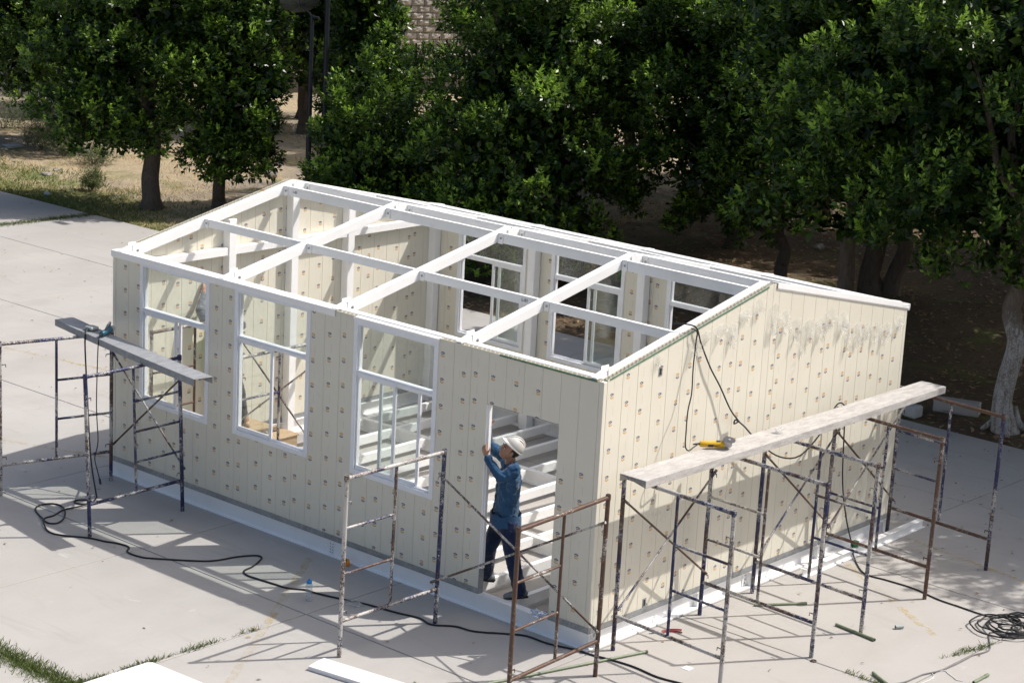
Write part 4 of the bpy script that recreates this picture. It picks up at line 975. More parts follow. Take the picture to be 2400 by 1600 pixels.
def ell(bm, c, axes, radii, n=16):
    """ellipsoid with orthonormal axes"""
    mt = Matrix((Vector(axes[0])*radii[0], Vector(axes[1])*radii[1], Vector(axes[2])*radii[2])).transposed().to_4x4(); mt.translation = Vector(c)
    bmesh.ops.create_uvsphere(bm, u_segments=n, v_segments=n-4, radius=1, matrix=mt)
def solid(name, bm, voxel, mat, parent, smooth=4, disp=0, dscale=.1):
    me = bpy.data.meshes.new(name); bmesh.ops.recalc_face_normals(bm, faces=bm.faces); bm.to_mesh(me); bm.free()
    o = bpy.data.objects.new(name+'_tmp', me); COL.objects.link(o)
    m1 = o.modifiers.new('r', 'REMESH'); m1.mode = 'VOXEL'; m1.voxel_size = voxel; m1.use_smooth_shade = True
    m2 = o.modifiers.new('s', 'SMOOTH'); m2.factor = .5; m2.iterations = smooth
    if disp:
        tx = bpy.data.textures.new(name, 'CLOUDS'); tx.noise_scale = dscale; tx.noise_depth = 2
        m3 = o.modifiers.new('d', 'DISPLACE'); m3.texture = tx; m3.texture_coords = 'LOCAL'; m3.strength = disp; m3.mid_level = .5
    dg = bpy.context.evaluated_depsgraph_get(); out = bpy.data.meshes.new_from_object(o.evaluated_get(dg)); out.name = name
    bpy.data.objects.remove(o); out.materials.clear(); out.materials.append(mat)
    out.polygons.foreach_set('use_smooth', [True]*len(out.polygons))
    out.transform(Matrix.Translation(-WLOC[parent.name])); return link(name, out, parent)
def hand(bm, wrist, dirv, palm_n, side, curl, grip=1.0):
    """palm and five bent fingers. dirv: along hand; palm_n: out of the palm; side: +1 thumb on (dir x palm_n)"""
    d = Vector(dirv).normalized(); pn = Vector(palm_n); pn = (pn-d*pn.dot(d)).normalized(); s = d.cross(pn)*side
    w = Vector(wrist)
    cap_mesh(bm, w-d*.01, w+d*.03, .026, .028, flat=(pn, .7))
    for k, o in enumerate((-.027, -.009, .009, .027)): cap_mesh(bm, w+d*.02+s*o*.8, w+d*.085+s*o, .014, .0125)
    for k, (o, ln) in enumerate(((-.030, .058), (-.010, .072), (.010, .078), (.030, .070))):
        p = w+d*.088+s*o; ang = 0; seg = ln/2.1
        for j in range(3):
            ang += curl*(.55+.25*j); dd = d*math.cos(ang)+pn*math.sin(ang)+s*o*.8
            q = p+dd.normalized()*seg*(1-.18*j); cap_mesh(bm, p, q, .0095-.0007*j, .0088-.0009*j, 8); p = q
    p = w+d*.03+s*.03; q = p+(d*.55+s*.75+pn*.35).normalized()*.042; cap_mesh(bm, p, q, .0125, .011, 8)
    t = q+(d*.8+s*.15+pn*.6).normalized()*.032; cap_mesh(bm, q, t, .0105, .0085, 8)
def head(bm, c, f, u):
    """c: skull centre; f forward; u up"""
    f = Vector(f).normalized(); u = Vector(u); u = (u-f*u.dot(f)).normalized(); s = f.cross(u)
    A = (s, f, u)
    ell(bm, c+u*.025-f*.008, A, (.077, .098, .088)); ell(bm, c+f*.018-u*.03, A, (.066, .078, .085)); ell(bm, c+f*.042-u*.082, A, (.046, .048, .036))
    ell(bm, c+f*.088+u*.018, A, (.050, .016, .014))                      # brow
    cap_mesh(bm, c+f*.094+u*.008, c+f*.116-u*.030, .009, .013, 8)        # nose
    for k in (-1, 1): ell(bm, c+f*.108-u*.036+s*k*.012, A, (.009, .009, .008), 10)
    ell(bm, c+f*.092-u*.060, A, (.024, .010, .0075), 10); ell(bm, c+f*.090-u*.072, A, (.021, .010, .007), 10)   # lips
    for k in (-1, 1):
        ell(bm, c+s*k*.077-f*.008-u*.012, A, (.010, .019, .031), 10)    # ears
        ell(bm, c+f*.066-u*.018+s*k*.038, A, (.022, .020, .020), 10)    # cheeks
    return f, u, s
def face_details(c, f, u, s, parent):
    for k in (-1, 1):
        p = c+f*.0885+u*.004+s*k*.030; e = MB().lathe(p-f*.006, [(.010, 0), (.009, .006), (.004, .009)], 10, f).build('eye', M['white_plastic'], parent, smooth=True)
        p = c+f*.094+u*.004+s*k*.030; MB().lathe(p-f*.004, [(.0055, 0), (.005, .007), (.002, .0085)], 10, f).build('iris', M['hair'], e, smooth=True)
        MB().tube([c+f*.096+u*.026+s*k*.014, c+f*.099+u*.031+s*k*.030, c+f*.086+u*.024+s*k*.048], [.0042, .0045, .003], 6).build('eyebrow', M['hair'], parent, smooth=True)
V3 = lambda *a: Vector(a)

def worker_one():
    t = thing('person', 'worker in white helmet, blue denim shirt and dark jeans fitting the door jamb', 'person', (-1.5, .28, .19))
    nk = V3(-1.425, .235, 1.735); pelv = V3(-1.50, .29, 1.10); che = V3(-1.445, .25, 1.50)
    fac = V3(-.50, -.82, 0).normalized(); lf = V3(.85, -.52, 0).normalized()      # left side of the body points to the camera right
    shL, shR = nk+lf*.175+V3(0, 0, -.045), nk-lf*.175+V3(0, 0, -.015)
    elL, wrL = V3(-1.37, .02, 1.60), V3(-1.545, -.03, 1.81)
    elR, wrR = V3(-1.74, .20, 1.86), V3(-1.66, .10, 2.11)
    hpL, hpR = pelv+lf*.095+V3(0, 0, -.06), pelv-lf*.095+V3(0, 0, -.06)
    knL, anL = V3(-1.325, .235, .655), V3(-1.225, .27, .275)
    knR, anR = V3(-1.70, .27, .66), V3(-1.835, .40, .275)
    hc = V3(-1.40, .195, 1.875); f, u = V3(-.50, -.74, .42), V3(.30, .12, 1.0)
    bm = bmesh.new(); f, u, s = head(bm, hc, f, u)
    cap_mesh(bm, nk-V3(0, 0, .04), hc-u*.04-f*.02, .062, .056)
    cap_mesh(bm, pelv, che, .13, .145, flat=(fac, .72)); cap_mesh(bm, che, nk-V3(0, 0, .05), .14, .09, flat=(fac, .7))
    for a, b, c, in ((shL, elL, wrL), (shR, elR, wrR)):
        cap_mesh(bm, nk-V3(0, 0, .06), a, .07, .058); cap_mesh(bm, a, b, .052, .040); cap_mesh(bm, b, c, .039, .027)
    for a, b, c in ((hpL, knL, anL), (hpR, knR, anR)):
        cap_mesh(bm, a, b, .085, .055); cap_mesh(bm, b, c, .054, .036)
    hand(bm, wrL, V3(-.42, .05, .72), V3(.10, 1, .1), -1, .72); hand(bm, wrR, V3(.06, -.25, .9), V3(.7, -.5, 0), 1, .55)
    body = solid('body', bm, .0055, M['skin'], t, 2)
    face_details(hc, f, u, s, t)
    # shirt
    bm = bmesh.new()
    cap_mesh(bm, pelv+V3(0, 0, .02), che, .190, .186, 20, flat=(fac, .70)); cap_mesh(bm, che, nk-V3(0, 0, .075), .186, .11, 20, flat=(fac, .70))
    for a, b, c in ((shL, elL, wrL), (shR, elR, wrR)):
        cap_mesh(bm, nk-V3(0, 0, .075), a-V3(0, 0, .01), .085, .074); cap_mesh(bm, a, b, .072, .060); cap_mesh(bm, b, b+(c-b)*.90, .058, .043)
        ell(bm, b+(c-b)*.86, (V3(1,0,0), V3(0,1,0), V3(0,0,1)), (.044, .044, .044))
    cap_mesh(bm, elL+(shL-elL)*.55, elL+(shL-elL)*.45+V3(0, .02, -.03), .068, .05)
    cap_mesh(bm, shL+V3(-.02, 0, -.12), pelv+lf*.13+V3(0, 0, .16), .07, .07)
    sh = solid('shirt', bm, .0075, M['denim'], t, 3, .034, .085)
    # trim the hem flat and open it a little
    hem = MB(); ring = []
    for k in range(28):
        a = 2*math.pi*k/28; o = lf*math.cos(a)*.205+fac*math.sin(a)*.172; ring.append(pelv+o)
    V = [p+V3(0, 0, .02+.012*math.sin(i*1.7)) for i, p in enumerate(ring)] + [p*1+(p-pelv)*.03+V3(0, 0, -.125+.014*math.sin(i*1.1)) for i, p in enumerate(ring)]
    hem.add(V, [(i, (i+1) % 28, 28+(i+1) % 28, 28+i) for i in range(28)]).build('shirt_hem', M['denim'], t, smooth=True)
    cl = MB(); c0 = nk+V3(0, 0, -.035)
    V = []
    for r_, h in ((.078, -.02), (.070, .030), (.084, .022), (.095, -.018)):
        for k in range(20): a = 2*math.pi*k/20; V.append(c0+lf*math.cos(a)*r_+fac*math.sin(a)*r_*(1.0)+V3(0, 0, h-.025*max(0, math.sin(a))))
    cl.add(V, [(j*20+k, j*20+(k+1) % 20, (j+1)*20+(k+1) % 20, (j+1)*20+k) for j in range(3) for k in range(20)]).build('collar', M['denim'], t, smooth=True)
    for a, b in ((elL, wrL), (elR, wrR)):
        d = (b-a); MB().tube([a+d*.80, a+d*.83, a+d*.95, a+d*.97], [.046, .048, .046, .040], 14).build('cuff', M['denim'], t, smooth=True)
    MB().tube([nk+fac*.125+V3(0, 0, -.10), che+fac*.128, pelv+fac*.135+V3(0, 0, .14), pelv+fac*.138+V3(0, 0, -.08)], .008, 6).build('placket', M['denim'], t, smooth=True)
    for k in range(5): MB().lathe(nk+fac*.132+V3(0, 0, -.13)+(pelv+fac*.143+V3(0, 0, -.02)-nk-fac*.132+V3(0, 0, .13))*(k/4.5), [(.006, 0), (.006, .004)], 8, fac).build('shirt_button', M['white_plastic'], t)
    # jeans
    bm = bmesh.new(); cap_mesh(bm, pelv-V3(0, 0, .02)+lf*.05, pelv-V3(0, 0, .02)-lf*.05, .135, .135, 18, flat=(fac, .85))
    for a, b, c in ((hpL, knL, anL), (hpR, knR, anR)):
        cap_mesh(bm, a, b, .118, .086); cap_mesh(bm, b, c+(c-b)*.05, .085, .074)
        for k in range(3): cap_mesh(bm, c+(b-c)*(.05+.07*k)+fac*.045, c+(b-c)*(.07+.07*k)-fac*.04, .034, .03)
    solid('trousers', bm, .008, M['jeans'], t, 4, .020, .07)
    # shoes
    for an, d in ((anL, V3(-.45, -.85, 0).normalized()), (anR, V3(-.8, -.35, 0).normalized())):
        bm = bmesh.new(); b = V3(an.x, an.y, .19)
        cap_mesh(bm, b-d*.06+V3(0, 0, .045), b+d*.10+V3(0, 0, .042), .044, .040); cap_mesh(bm, b+d*.10+V3(0, 0, .036), b+d*.16+V3(0, 0, .032), .042, .032); cap_mesh(bm, b-d*.03+V3(0, 0, .05), b+V3(0, 0, .10), .045, .042)
        for v in bm.verts: v.co.z = max(v.co.z, .195)
        solid('shoe', bm, .008, M['shoe_grey'], t, 2)
        MB().prism([b+d*x+d.cross(V3(0,0,1))*y+V3(0, 0, .0) for x, y in ((-.10, -.03), (-.05, -.043), (.10, -.045), (.17, -.03), (.185, 0), (.17, .03), (.10, .045), (-.05, .043), (-.10, .03))], (0, 0, .018)).build('sole', M['tool_black'], t)
    # hair and helmet
    bm = bmesh.new(); ell(bm, hc+u*.018-f*.026, (s, f, u), (.083, .094, .088)); hr = solid('hair', bm, .008, M['hair'], t, 2)
    ht = (u-f*.32).normalized(); hf = (f+u*.32).normalized(); hb = hc+u*.060-f*.016; f0, u0 = f, u; f, u = hf, ht; mb = MB(); n = 28; rows = 9; V = []
    for j in range(rows):
        a = math.pi/2*j/(rows-1)
        for k in range(n):
            b = 2*math.pi*k/n; rx, ry = .102, .124
            V.append(hb+s*math.cos(b)*rx*math.cos(a)+f*math.sin(b)*ry*math.cos(a)+u*(.112*math.sin(a)))
    F = [(j*n+k, j*n+(k+1) % n, (j+1)*n+(k+1) % n, (j+1)*n+k) for j in range(rows-1) for k in range(n)]
    hm = mb.add(V, F).build('helmet', M['helmet'], t, smooth=True)
    rim = MB(); V = []
    for w_, h in ((1.0, .002), (1.06, -.004), (1.06, -.012), (.97, -.010)):
        for k in range(n):
            b = 2*math.pi*k/n; fr = max(0, math.sin(b)); ex = 1+.30*fr**2.2*(w_ > 1.01)
            V.append(hb+s*math.cos(b)*.103*w_+f*math.sin(b)*.125*w_*ex+u*(h-.016*fr*(w_ > 1.01)))
    rim.add(V, [(j*n+k, j*n+(k+1) % n, ((j+1) % 4)*n+(k+1) % n, ((j+1) % 4)*n+k) for j in range(4) for k in range(n)]).build('helmet_brim', M['helmet'], hm, smooth=True)
    MB().tube([hb+f*(.119*math.cos(a))+u*(.111*math.sin(a)+.005) for a in [math.pi*k/12 for k in range(1, 12)]], [.004]+[.010]*9+[.004], 8).build('helmet_ridge', M['helmet'], hm, smooth=True)
    for k in (-1, 1): MB().tube([hb+f*(.092*math.cos(a))+s*k*.045+u*(.100*math.sin(a)+.004) for a in [math.pi*.25+math.pi*.5*j/6 for j in range(7)]], .0035, 6).build('helmet_vent', M['tool_black'], hm, smooth=True)
worker_one()

def worker_two():
    t = thing('person', 'second worker inside in grey sleeves and green vest, mostly hidden behind the wall pier', 'person', (-7.74, 1.85, .37))
    fac = V3(-1, -.1, 0).normalized(); lf = V3(.1, -1, 0).normalized()
    pelv, che, nk = V3(-7.76, 1.68, 1.28), V3(-7.78, 1.57, 1.68), V3(-7.80, 1.49, 1.92)
    shL, shR = nk+lf*.17-V3(0, 0, .05), nk-lf*.17-V3(0, 0, .05)
    elL, wrL = V3(-7.86, 1.27, 2.07), V3(-7.94, 1.40, 2.26)
    elR, wrR = V3(-7.63, 1.80, 1.83), V3(-7.86, 1.74, 2.0)
    hpL, hpR = pelv+lf*.09-V3(0, 0, .06), pelv-lf*.09-V3(0, 0, .06)
    knL, anL, knR, anR = V3(-7.80, 1.66, .86), V3(-7.79, 1.83, .46), V3(-7.70, 1.86, .86), V3(-7.68, 1.92, .46)
    hc = V3(-7.83, 1.45, 2.10); bm = bmesh.new(); f, u, s = head(bm, hc, V3(-1, -.05, .2), V3(.1, 0, 1))
    cap_mesh(bm, nk, hc-u*.04-f*.02, .062, .056); cap_mesh(bm, pelv, che, .13, .145, flat=(fac, .72)); cap_mesh(bm, che, nk, .14, .08, flat=(fac, .7))
    for a, b, c in ((shL, elL, wrL), (shR, elR, wrR)): cap_mesh(bm, nk, a, .06, .055); cap_mesh(bm, a, b, .052, .04); cap_mesh(bm, b, c, .039, .027)
    for a, b, c in ((hpL, knL, anL), (hpR, knR, anR)): cap_mesh(bm, a, b, .085, .055); cap_mesh(bm, b, c, .054, .036)
    hand(bm, wrL, V3(-.2, .3, .8), V3(-1, 0, 0), -1, .4); hand(bm, wrR, V3(-.3, -.1, .8), V3(-1, 0, 0), 1, .4)
    solid('body', bm, .0065, M['skin'], t, 2); face_details(hc, f, u, s, t)
    bm = bmesh.new(); cap_mesh(bm, pelv, che, .155, .16, 18, flat=(fac, .76)); cap_mesh(bm, che, nk-V3(0, 0, .07), .155, .10, 18, flat=(fac, .76))
    for a, b, c in ((shL, elL, wrL), (shR, elR, wrR)): cap_mesh(bm, nk-V3(0, 0, .07), a, .08, .072); cap_mesh(bm, a, b, .070, .066); cap_mesh(bm, b, b+(c-b)*.92, .062, .042)
    solid('sweater', bm, .009, M['greycloth'], t, 3, .016, .07)
    bm = bmesh.new(); cap_mesh(bm, pelv-V3(0, 0, .03), che, .168, .172, 18, flat=(fac, .78)); cap_mesh(bm, che, nk-V3(0, 0, .12), .172, .10, 18, flat=(fac, .78)); solid('vest', bm, .010, M['vest'], t, 3, .01, .08)
    bm = bmesh.new(); cap_mesh(bm, pelv+lf*.05-V3(0,0,.03), pelv-lf*.05-V3(0,0,.03), .13, .13, flat=(fac, .85))
    for a, b, c in ((hpL, knL, anL), (hpR, knR, anR)): cap_mesh(bm, a, b, .10, .075); cap_mesh(bm, b, c, .074, .066)
    solid('trousers', bm, .010, M['darkcloth'], t, 3, .012, .07)
    for an in (anL, anR):
        b = V3(an.x, an.y, .37); d = fac; bm = bmesh.new(); cap_mesh(bm, b-d*.06+V3(0, 0, .05), b+d*.13+V3(0, 0, .045), .048, .042); cap_mesh(bm, b-d*.02+V3(0, 0, .05), b-d*.02+V3(0, 0, .15), .052, .054)
        for v in bm.verts: v.co.z = max(v.co.z, .3745)
        solid('boot', bm, .008, M['boot_tan'], t, 2)
    bm = bmesh.new(); ell(bm, hc+u*.03-f*.018, (s, f, u), (.085, .100, .092)); solid('hair', bm, .009, M['hair'], t, 2)
worker_two()
# ================================================================== TREES AND BACKGROUND
def unit(a): return a/np.maximum(np.linalg.norm(a, axis=-1, keepdims=True), 1e-9)
def foliage(c, R, nC, nS, nL, leaf, seed, rc=(.42, .75), zmin=.3, shell=.5, wid=.40):
    r = np.random.default_rng(seed); c = np.array(c, float); R = np.array(R, float)
    d = unit(r.normal(size=(nC, 3))); rho = r.uniform(shell**3, 1, nC)**(1/3)
    lump = 1 + .16*np.sin(d[:, 0]*5+seed) * np.cos(d[:, 1]*4+seed*2) + .12*np.sin(d[:, 2]*7+seed)
    cc = c + d*R*(rho*lump)[:, None]; rr = r.uniform(*rc, nC)
    low = cc[:, 2] < zmin + rr*.45; cc[low, 2] = zmin + rr[low]*.45 + r.uniform(0, 1, low.sum())**1.5*R[2]*.6
    out = unit(cc - c + np.array([0, 0, .3]))
    n = nC*nS; ci = np.repeat(np.arange(nC), nS)
    e = unit(r.normal(size=(n, 3))); rad = r.uniform(.25, 1, n)**.45
    off = e*(rr[ci]*rad)[:, None]
    ob = out[ci]; al = (off*ob).sum(1, keepdims=True); off = off + ob*al*.55; off[:, 2] -= .18*rr[ci]*np.maximum(0, al[:, 0]/rr[ci])**2
    sp = cc[ci] + off
    sd = unit(e*.55 + ob*.45 + np.array([0, 0, .75]) + r.normal(size=(n, 3))*.30)
    # leaves of a sprig, spiralling up a short stem
    N_ = n*nL; si = np.repeat(np.arange(n), nL); k = np.tile(np.arange(nL), n)/max(nL-1, 1)
    dd = sd[si]; a = unit(np.cross(dd, r.normal(size=(N_, 3)))); ang = np.tile(np.arange(nL)*2.4, n) + np.repeat(r.uniform(0, 6.28, n), nL)
    b = np.cross(dd, a); radial = unit(a*np.cos(ang)[:, None] + b*np.sin(ang)[:, None])
    ln = leaf*r.uniform(.7, 1.25, N_)*(1-.25*k)
    stem = leaf*1.5
    base = sp[si] + dd*(k*stem)[:, None]
    ld = unit(dd*(.35+.7*k)[:, None] + radial*(1.05-.5*k)[:, None] + np.array([0, 0, -.12]))
    side = unit(np.cross(ld, dd + radial*.3 + r.normal(size=(N_, 3))*.45)); nor = np.cross(side, ld)
    w = ln*wid*.5
    v0 = base; v2 = base + ld*ln[:, None] - nor*(ln*.08)[:, None]
    mid = base + ld*(ln*.48)[:, None] + nor*(ln*.03)[:, None]
    up_ = nor*(w*.35)[:, None]
    V = np.stack([v0, mid+side*w[:, None]+up_, v2, mid-side*w[:, None]+up_], 1)
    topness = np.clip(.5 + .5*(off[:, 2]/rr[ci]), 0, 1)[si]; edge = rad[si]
    young_lit = (r.uniform(0, 1, n) < .5)[si]
    tone = np.clip(.16*r.uniform(0, 1, N_)**1.5 + young_lit*edge*(.2+.8*k)*(.35+.65*topness)*.85, 0, 1)  # young tips, plus sunlight painted in: upper, outer leaves paler
    keep = base[:, 2] > zmin
    V, tone = V[keep], tone[keep]
    return V.reshape(-1, 3), np.repeat(tone, 4), cc
def plumes(c, R, nC, nS, nL, leaf, seed, plen=(.7, 1.25), zmin=.3, wid=.46):
    """leafy branch ends reaching out and drooping from the crown surface"""
    r = np.random.default_rng(seed); c = np.array(c, float); R = np.array(R, float)
    # even spread of directions, low ones kept above zmin
    i = np.arange(nC) + .5; ph = np.arccos(1-2*i/nC); th = np.pi*(1+5**.5)*i + seed
    d = np.stack([np.cos(th)*np.sin(ph), np.sin(th)*np.sin(ph), np.cos(ph)], 1) + r.normal(size=(nC, 3))*.10; d = unit(d)
    base = c + d*R*r.uniform(.70, .92, nC)[:, None]
    low = base[:, 2] < zmin + .25; base[low, 2] = zmin + .25 + r.uniform(0, 1, low.sum())**1.3*R[2]*.5
    flat = base - c; flat[:, 2] *= .25; out = unit(flat + r.normal(size=(nC, 3))*.12); ln = r.uniform(*plen, nC)
    rise = r.uniform(.05, .55, nC) + .5*np.clip(d[:, 2], 0, 1); droop = r.uniform(.35, .85, nC)
    n = nC*nS; ci = np.repeat(np.arange(nC), nS); t = r.uniform(0, 1, n)**.75
    sidev = unit(np.cross(out, np.array([0, 0, 1.0])))[ci]
    rad = (.40*(1-t*.62) + .05)*r.uniform(.45, 1, n)**.5; a = r.uniform(0, 6.283, n)
    sp = base[ci] + out[ci]*(ln[ci]*t)[:, None] + sidev*(rad*np.cos(a)*1.25)[:, None]
    sp[:, 2] += (rise[ci]*t - droop[ci]*t*t)*ln[ci] + rad*np.sin(a)*.75
    sd = unit(out[ci]*(.35+.45*t)[:, None] + sidev*(np.cos(a)*.5)[:, None] + np.array([0, 0, 1.0])*(.85+.35*np.sin(a))[:, None] + r.normal(size=(n, 3))*.28)
    N_ = n*nL; si = np.repeat(np.arange(n), nL); k = np.tile(np.arange(nL), n)/max(nL-1, 1)
    dd = sd[si]; aa = unit(np.cross(dd, r.normal(size=(N_, 3)))); ang = np.tile(np.arange(nL)*2.4, n) + np.repeat(r.uniform(0, 6.28, n), nL)
    bb = np.cross(dd, aa); radial = unit(aa*np.cos(ang)[:, None] + bb*np.sin(ang)[:, None])
    l = leaf*r.uniform(.7, 1.25, N_)*(1-.2*k)
    b0 = sp[si] + dd*(k*leaf*1.6)[:, None]
    ld = unit(dd*(.30+.8*k)[:, None] + radial*(1.05-.5*k)[:, None] + np.array([0, 0, -.15]))
    side = unit(np.cross(ld, dd + radial*.2 + r.normal(size=(N_, 3))*.5)); nor = np.cross(side, ld); w = l*wid*.5
    v2 = b0 + ld*l[:, None] - nor*(l*.08)[:, None]; mid = b0 + ld*(l*.48)[:, None]; up_ = nor*(w*.3)[:, None]
    V = np.stack([b0, mid+side*w[:, None]+up_, v2, mid-side*w[:, None]+up_], 1)
    young_lit = (r.uniform(0, 1, n) < .55)[si]; tt = t[si]; tp = np.clip(.5+.5*np.sin(a), 0, 1)[si]
    tone = np.clip(.20*r.uniform(0, 1, N_)**1.5 + young_lit*(.40+.60*k)*(.60+.40*tt)*(.15+.85*tp**1.5), 0, 1)  # young sprig ends, with light on the plume tops painted into the tone
    keep = b0[:, 2] > zmin
    return V[keep].reshape(-1, 3), np.repeat(tone[keep], 4), base
def tree(name, label, base, c, R, nC, nS, nL, leaf, seed, trunk=(.14, .09), bark='bark', fork=None, zmin=.3, group=None, limbs=9, rc=(.42, .75), shell=.5, roots=False, twin=None):
    t = thing(name, label, 'tree', (base[0], base[1], 0), group)
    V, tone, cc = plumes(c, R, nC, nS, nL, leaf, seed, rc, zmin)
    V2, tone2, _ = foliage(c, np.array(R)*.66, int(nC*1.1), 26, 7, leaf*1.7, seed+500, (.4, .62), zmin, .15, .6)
    V = np.concatenate([V, V2]); tone = np.concatenate([tone, tone2*.5])  # core leaves toned darker, inner crown shade put into their colour
    V = V - np.array([base[0], base[1], 0])
    r = random.Random(seed); B = Vector((base[0], base[1], -.08)); C_ = Vector(c)
    mb = MB(); top = Vector(fork) if fork else B + (C_-B)*.55
    def limb(a, b, r0, r1, n=6, wob=.10):
        pts = [a + (b-a)*(i/n) + Vector((r.uniform(-wob, wob), r.uniform(-wob, wob), r.uniform(-wob, wob)*.5))*(1 if 0 < i < n else 0) for i in range(n+1)]
        return curve_pts(pts, 3), r0, r1
    p, a0, a1 = limb(B, top, trunk[0], trunk[1]); k = len(p)
    mb.tube(p, [(a0*(1+.55*max(0, 1-i/(k*.16))) + (a1-a0)*i/(k-1)) for i in range(k)], 14)
    if twin:
        p, a0, a1 = limb(B+Vector((twin[0], twin[1], 0)), top+Vector((twin[0]*2.5, twin[1]*2.5, .4)), trunk[0]*.8, trunk[1]*.8); k = len(p)
        mb.tube(p, [(a0*(1+.4*max(0, 1-i/(k*.16))) + (a1-a0)*i/(k-1)) for i in range(k)], 12)
    if roots:
        for k in range(4):
            a = k*1.6+.5; q = B+Vector((math.cos(a)*trunk[0]*2.4, math.sin(a)*trunk[0]*2.4, .04)); mb.tube(curve_pts([B+Vector((math.cos(a)*trunk[0]*.6, math.sin(a)*trunk[0]*.6, .45)), B+Vector((math.cos(a)*trunk[0]*1.25, math.sin(a)*trunk[0]*1.25, .20)), q], 4), [.05, .055, .055, .055, .05, .05, .045, .04, .03], 8)
    mb.build('trunk', M[bark], t, smooth=True)
    idx = list(range(len(cc))); r.shuffle(idx)
    for i in idx[:limbs]:
        p, a0, a1 = limb(top-Vector((0, 0, r.uniform(0, .25))), Vector([float(x) for x in cc[i]]), trunk[1]*.75, .018, 5, .16); k = len(p)
        MB().tube(p, [a0+(a1-a0)*(j/(k-1))**.8 for j in range(k)], 7).build('branch', M['bark'], t, smooth=True)
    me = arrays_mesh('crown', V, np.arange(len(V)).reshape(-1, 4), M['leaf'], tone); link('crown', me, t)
    return t
ROW = 'trees along the edge of the yard'
FT = dict(group=ROW)
tree('ficus_tree', 'leftmost tree, its dark crown leaving the left edge of the photo', (-31.5, 17.6), (-30.3, 15.3, 3.9), (2.0, 2.0, 3.4), 74, 60, 9, .125, 21, rc=(.7, 1.2), zmin=1.25, **FT)
tree('ficus_tree', 'broad tree with a single thick trunk left of the house', (-22.5, 12.4), (-23.25, 12.0, 3.7), (1.25, 1.25, 3.2), 62, 76, 9, .12, 22, trunk=(.21, .15), fork=(-22.55, 12.35, 1.9), zmin=1.25, rc=(.65, 1.15), **FT)
tree('ficus_tree', 'narrow tree with a slim trunk between the broad tree and the lamp posts', (-21.5, 13.5), (-21.15, 13.4, 3.5), (.62, .7, 3.2), 46, 70, 9, .12, 23, trunk=(.15, .11), fork=(-21.45, 13.5, 1.6), zmin=.75, rc=(.5, .8), **FT)
tree('ficus_tree', 'slim bright green tree just behind the two lamp posts', (-19.5, 15.9), (-19.6, 15.9, 3.2), (.5, .55, 3.6), 38, 68, 9, .12, 24, rc=(.4, .7), zmin=.4, **FT)
tree('ficus_tree', 'low bright green tree right beside the two lamp posts', (-16.4, 13.5), (-16.45, 13.3, 1.4), (.85, .95, 2.2), 44, 72, 9, .12, 34, rc=(.5, .9), zmin=.15, **FT)
tree('ficus_tree', 'largest bushy tree rising behind the middle of the roof', (-13.0, 13.9), (-12.95, 13.5, 3.1), (1.45, 1.45, 3.6), 74, 84, 9, .12, 25, trunk=(.2, .14), zmin=.35, rc=(.7, 1.25), **FT)
tree('ficus_tree', 'tree with a forked trunk showing over the right part of the roof', (-8.97, 16.7), (-10.0, 16.2, 4.0), (1.5, 1.5, 3.1), 70, 84, 9, .12, 26, trunk=(.15, .10), fork=(-9.1, 16.7, 1.1), zmin=1.15, limbs=7, rc=(.7, 1.25), **FT)
tree('ficus_tree', 'dark tree with two close trunks behind the right gable', (-7.87, 18.2), (-6.1, 18.2, 4.6), (1.6, 1.8, 3.2), 62, 74, 9, .125, 27, trunk=(.21, .16), fork=(-7.8, 18.2, 2.5), zmin=1.4, twin=(.30, .12), rc=(.7, 1.2), **FT)
tree('ficus_tree', 'tree with a whitewashed trunk at the right edge', (-1.40, 11.65), (-2.3, 11.9, 5.2), (2.7, 2.1, 2.8), 76, 72, 9, .12, 28, trunk=(.15, .14), bark='bark_white', fork=(-1.42, 11.7, 2.9), zmin=2.25, roots=True, rc=(.7, 1.2), **FT)
tree('ficus_tree', 'tree beyond the right edge that throws its shade on the concrete', (4.6, 12.3), (4.3, 12.0, 5.8), (3.5, 3.0, 2.3), 110, 36, 8, .13, 29, trunk=(.26, .18), fork=(4.5, 12.2, 2.8), zmin=2.6, rc=(.7, 1.2), **FT)
BACK_ROW = 'dark trees in the back row'  # row includes hidden trees added, some extra tall, to shade ground and crowns
r7 = random.Random(17)
for i, (x, y, w, z0, h) in enumerate([(-44, 26.5, 2.0, 1.2, 6), (-40.2, 27, 2.0, 1.2, 6), (-36.6, 26.3, 1.8, 1.2, 6), (-24.4, 26.8, 1.6, .9, 6), (-21.2, 26.2, 1.9, .7, 6), (-17.6, 27.2, 2.0, .7, 6.5), (-14.0, 27.6, 1.9, .7, 6.5), (-6.6, 25.6, 2.0, .9, 6.5), (-3.2, 25.5, 2.0, .9, 6.5), (-17.3, 22.3, 1.6, .5, 6), (-15.6, 18.2, 1.3, .4, 5.5), (-12.2, 19.6, 1.5, .4, 6), (-3.2, 21.9, 2.0, 1.4, 7.5), (-5.4, 13.3, 1.7, 2.3, 5.6), (.6, 17.0, 2.6, 1.4, 8.5), (-2.3, 18.4, 2.3, 1.3, 8), (3.8, 16.4, 2.6, 1.4, 8.5), (-13.2, 24.6, 1.5, 1.7, 6.5), (-9.9, 24.3, 1.6, 1.5, 6.5), (-28.6, 22.6, .9, 1.3, 5.0), (-30.6, 24.4, .9, 1.2, 5.0), (-33.5, 22.0, 1.5, 1.4, 5.5)]):
    tree('dark_tree', 'dark leafy tree in the back row behind the yard trees', (x, y), (x+r7.uniform(-.3, .3), y, h), (w, 1.7, h-1.2), 74, 30, 8, .15, 60+i, trunk=(.16, .11), group=BACK_ROW, zmin=z0, limbs=4, rc=(.6, 1.1))

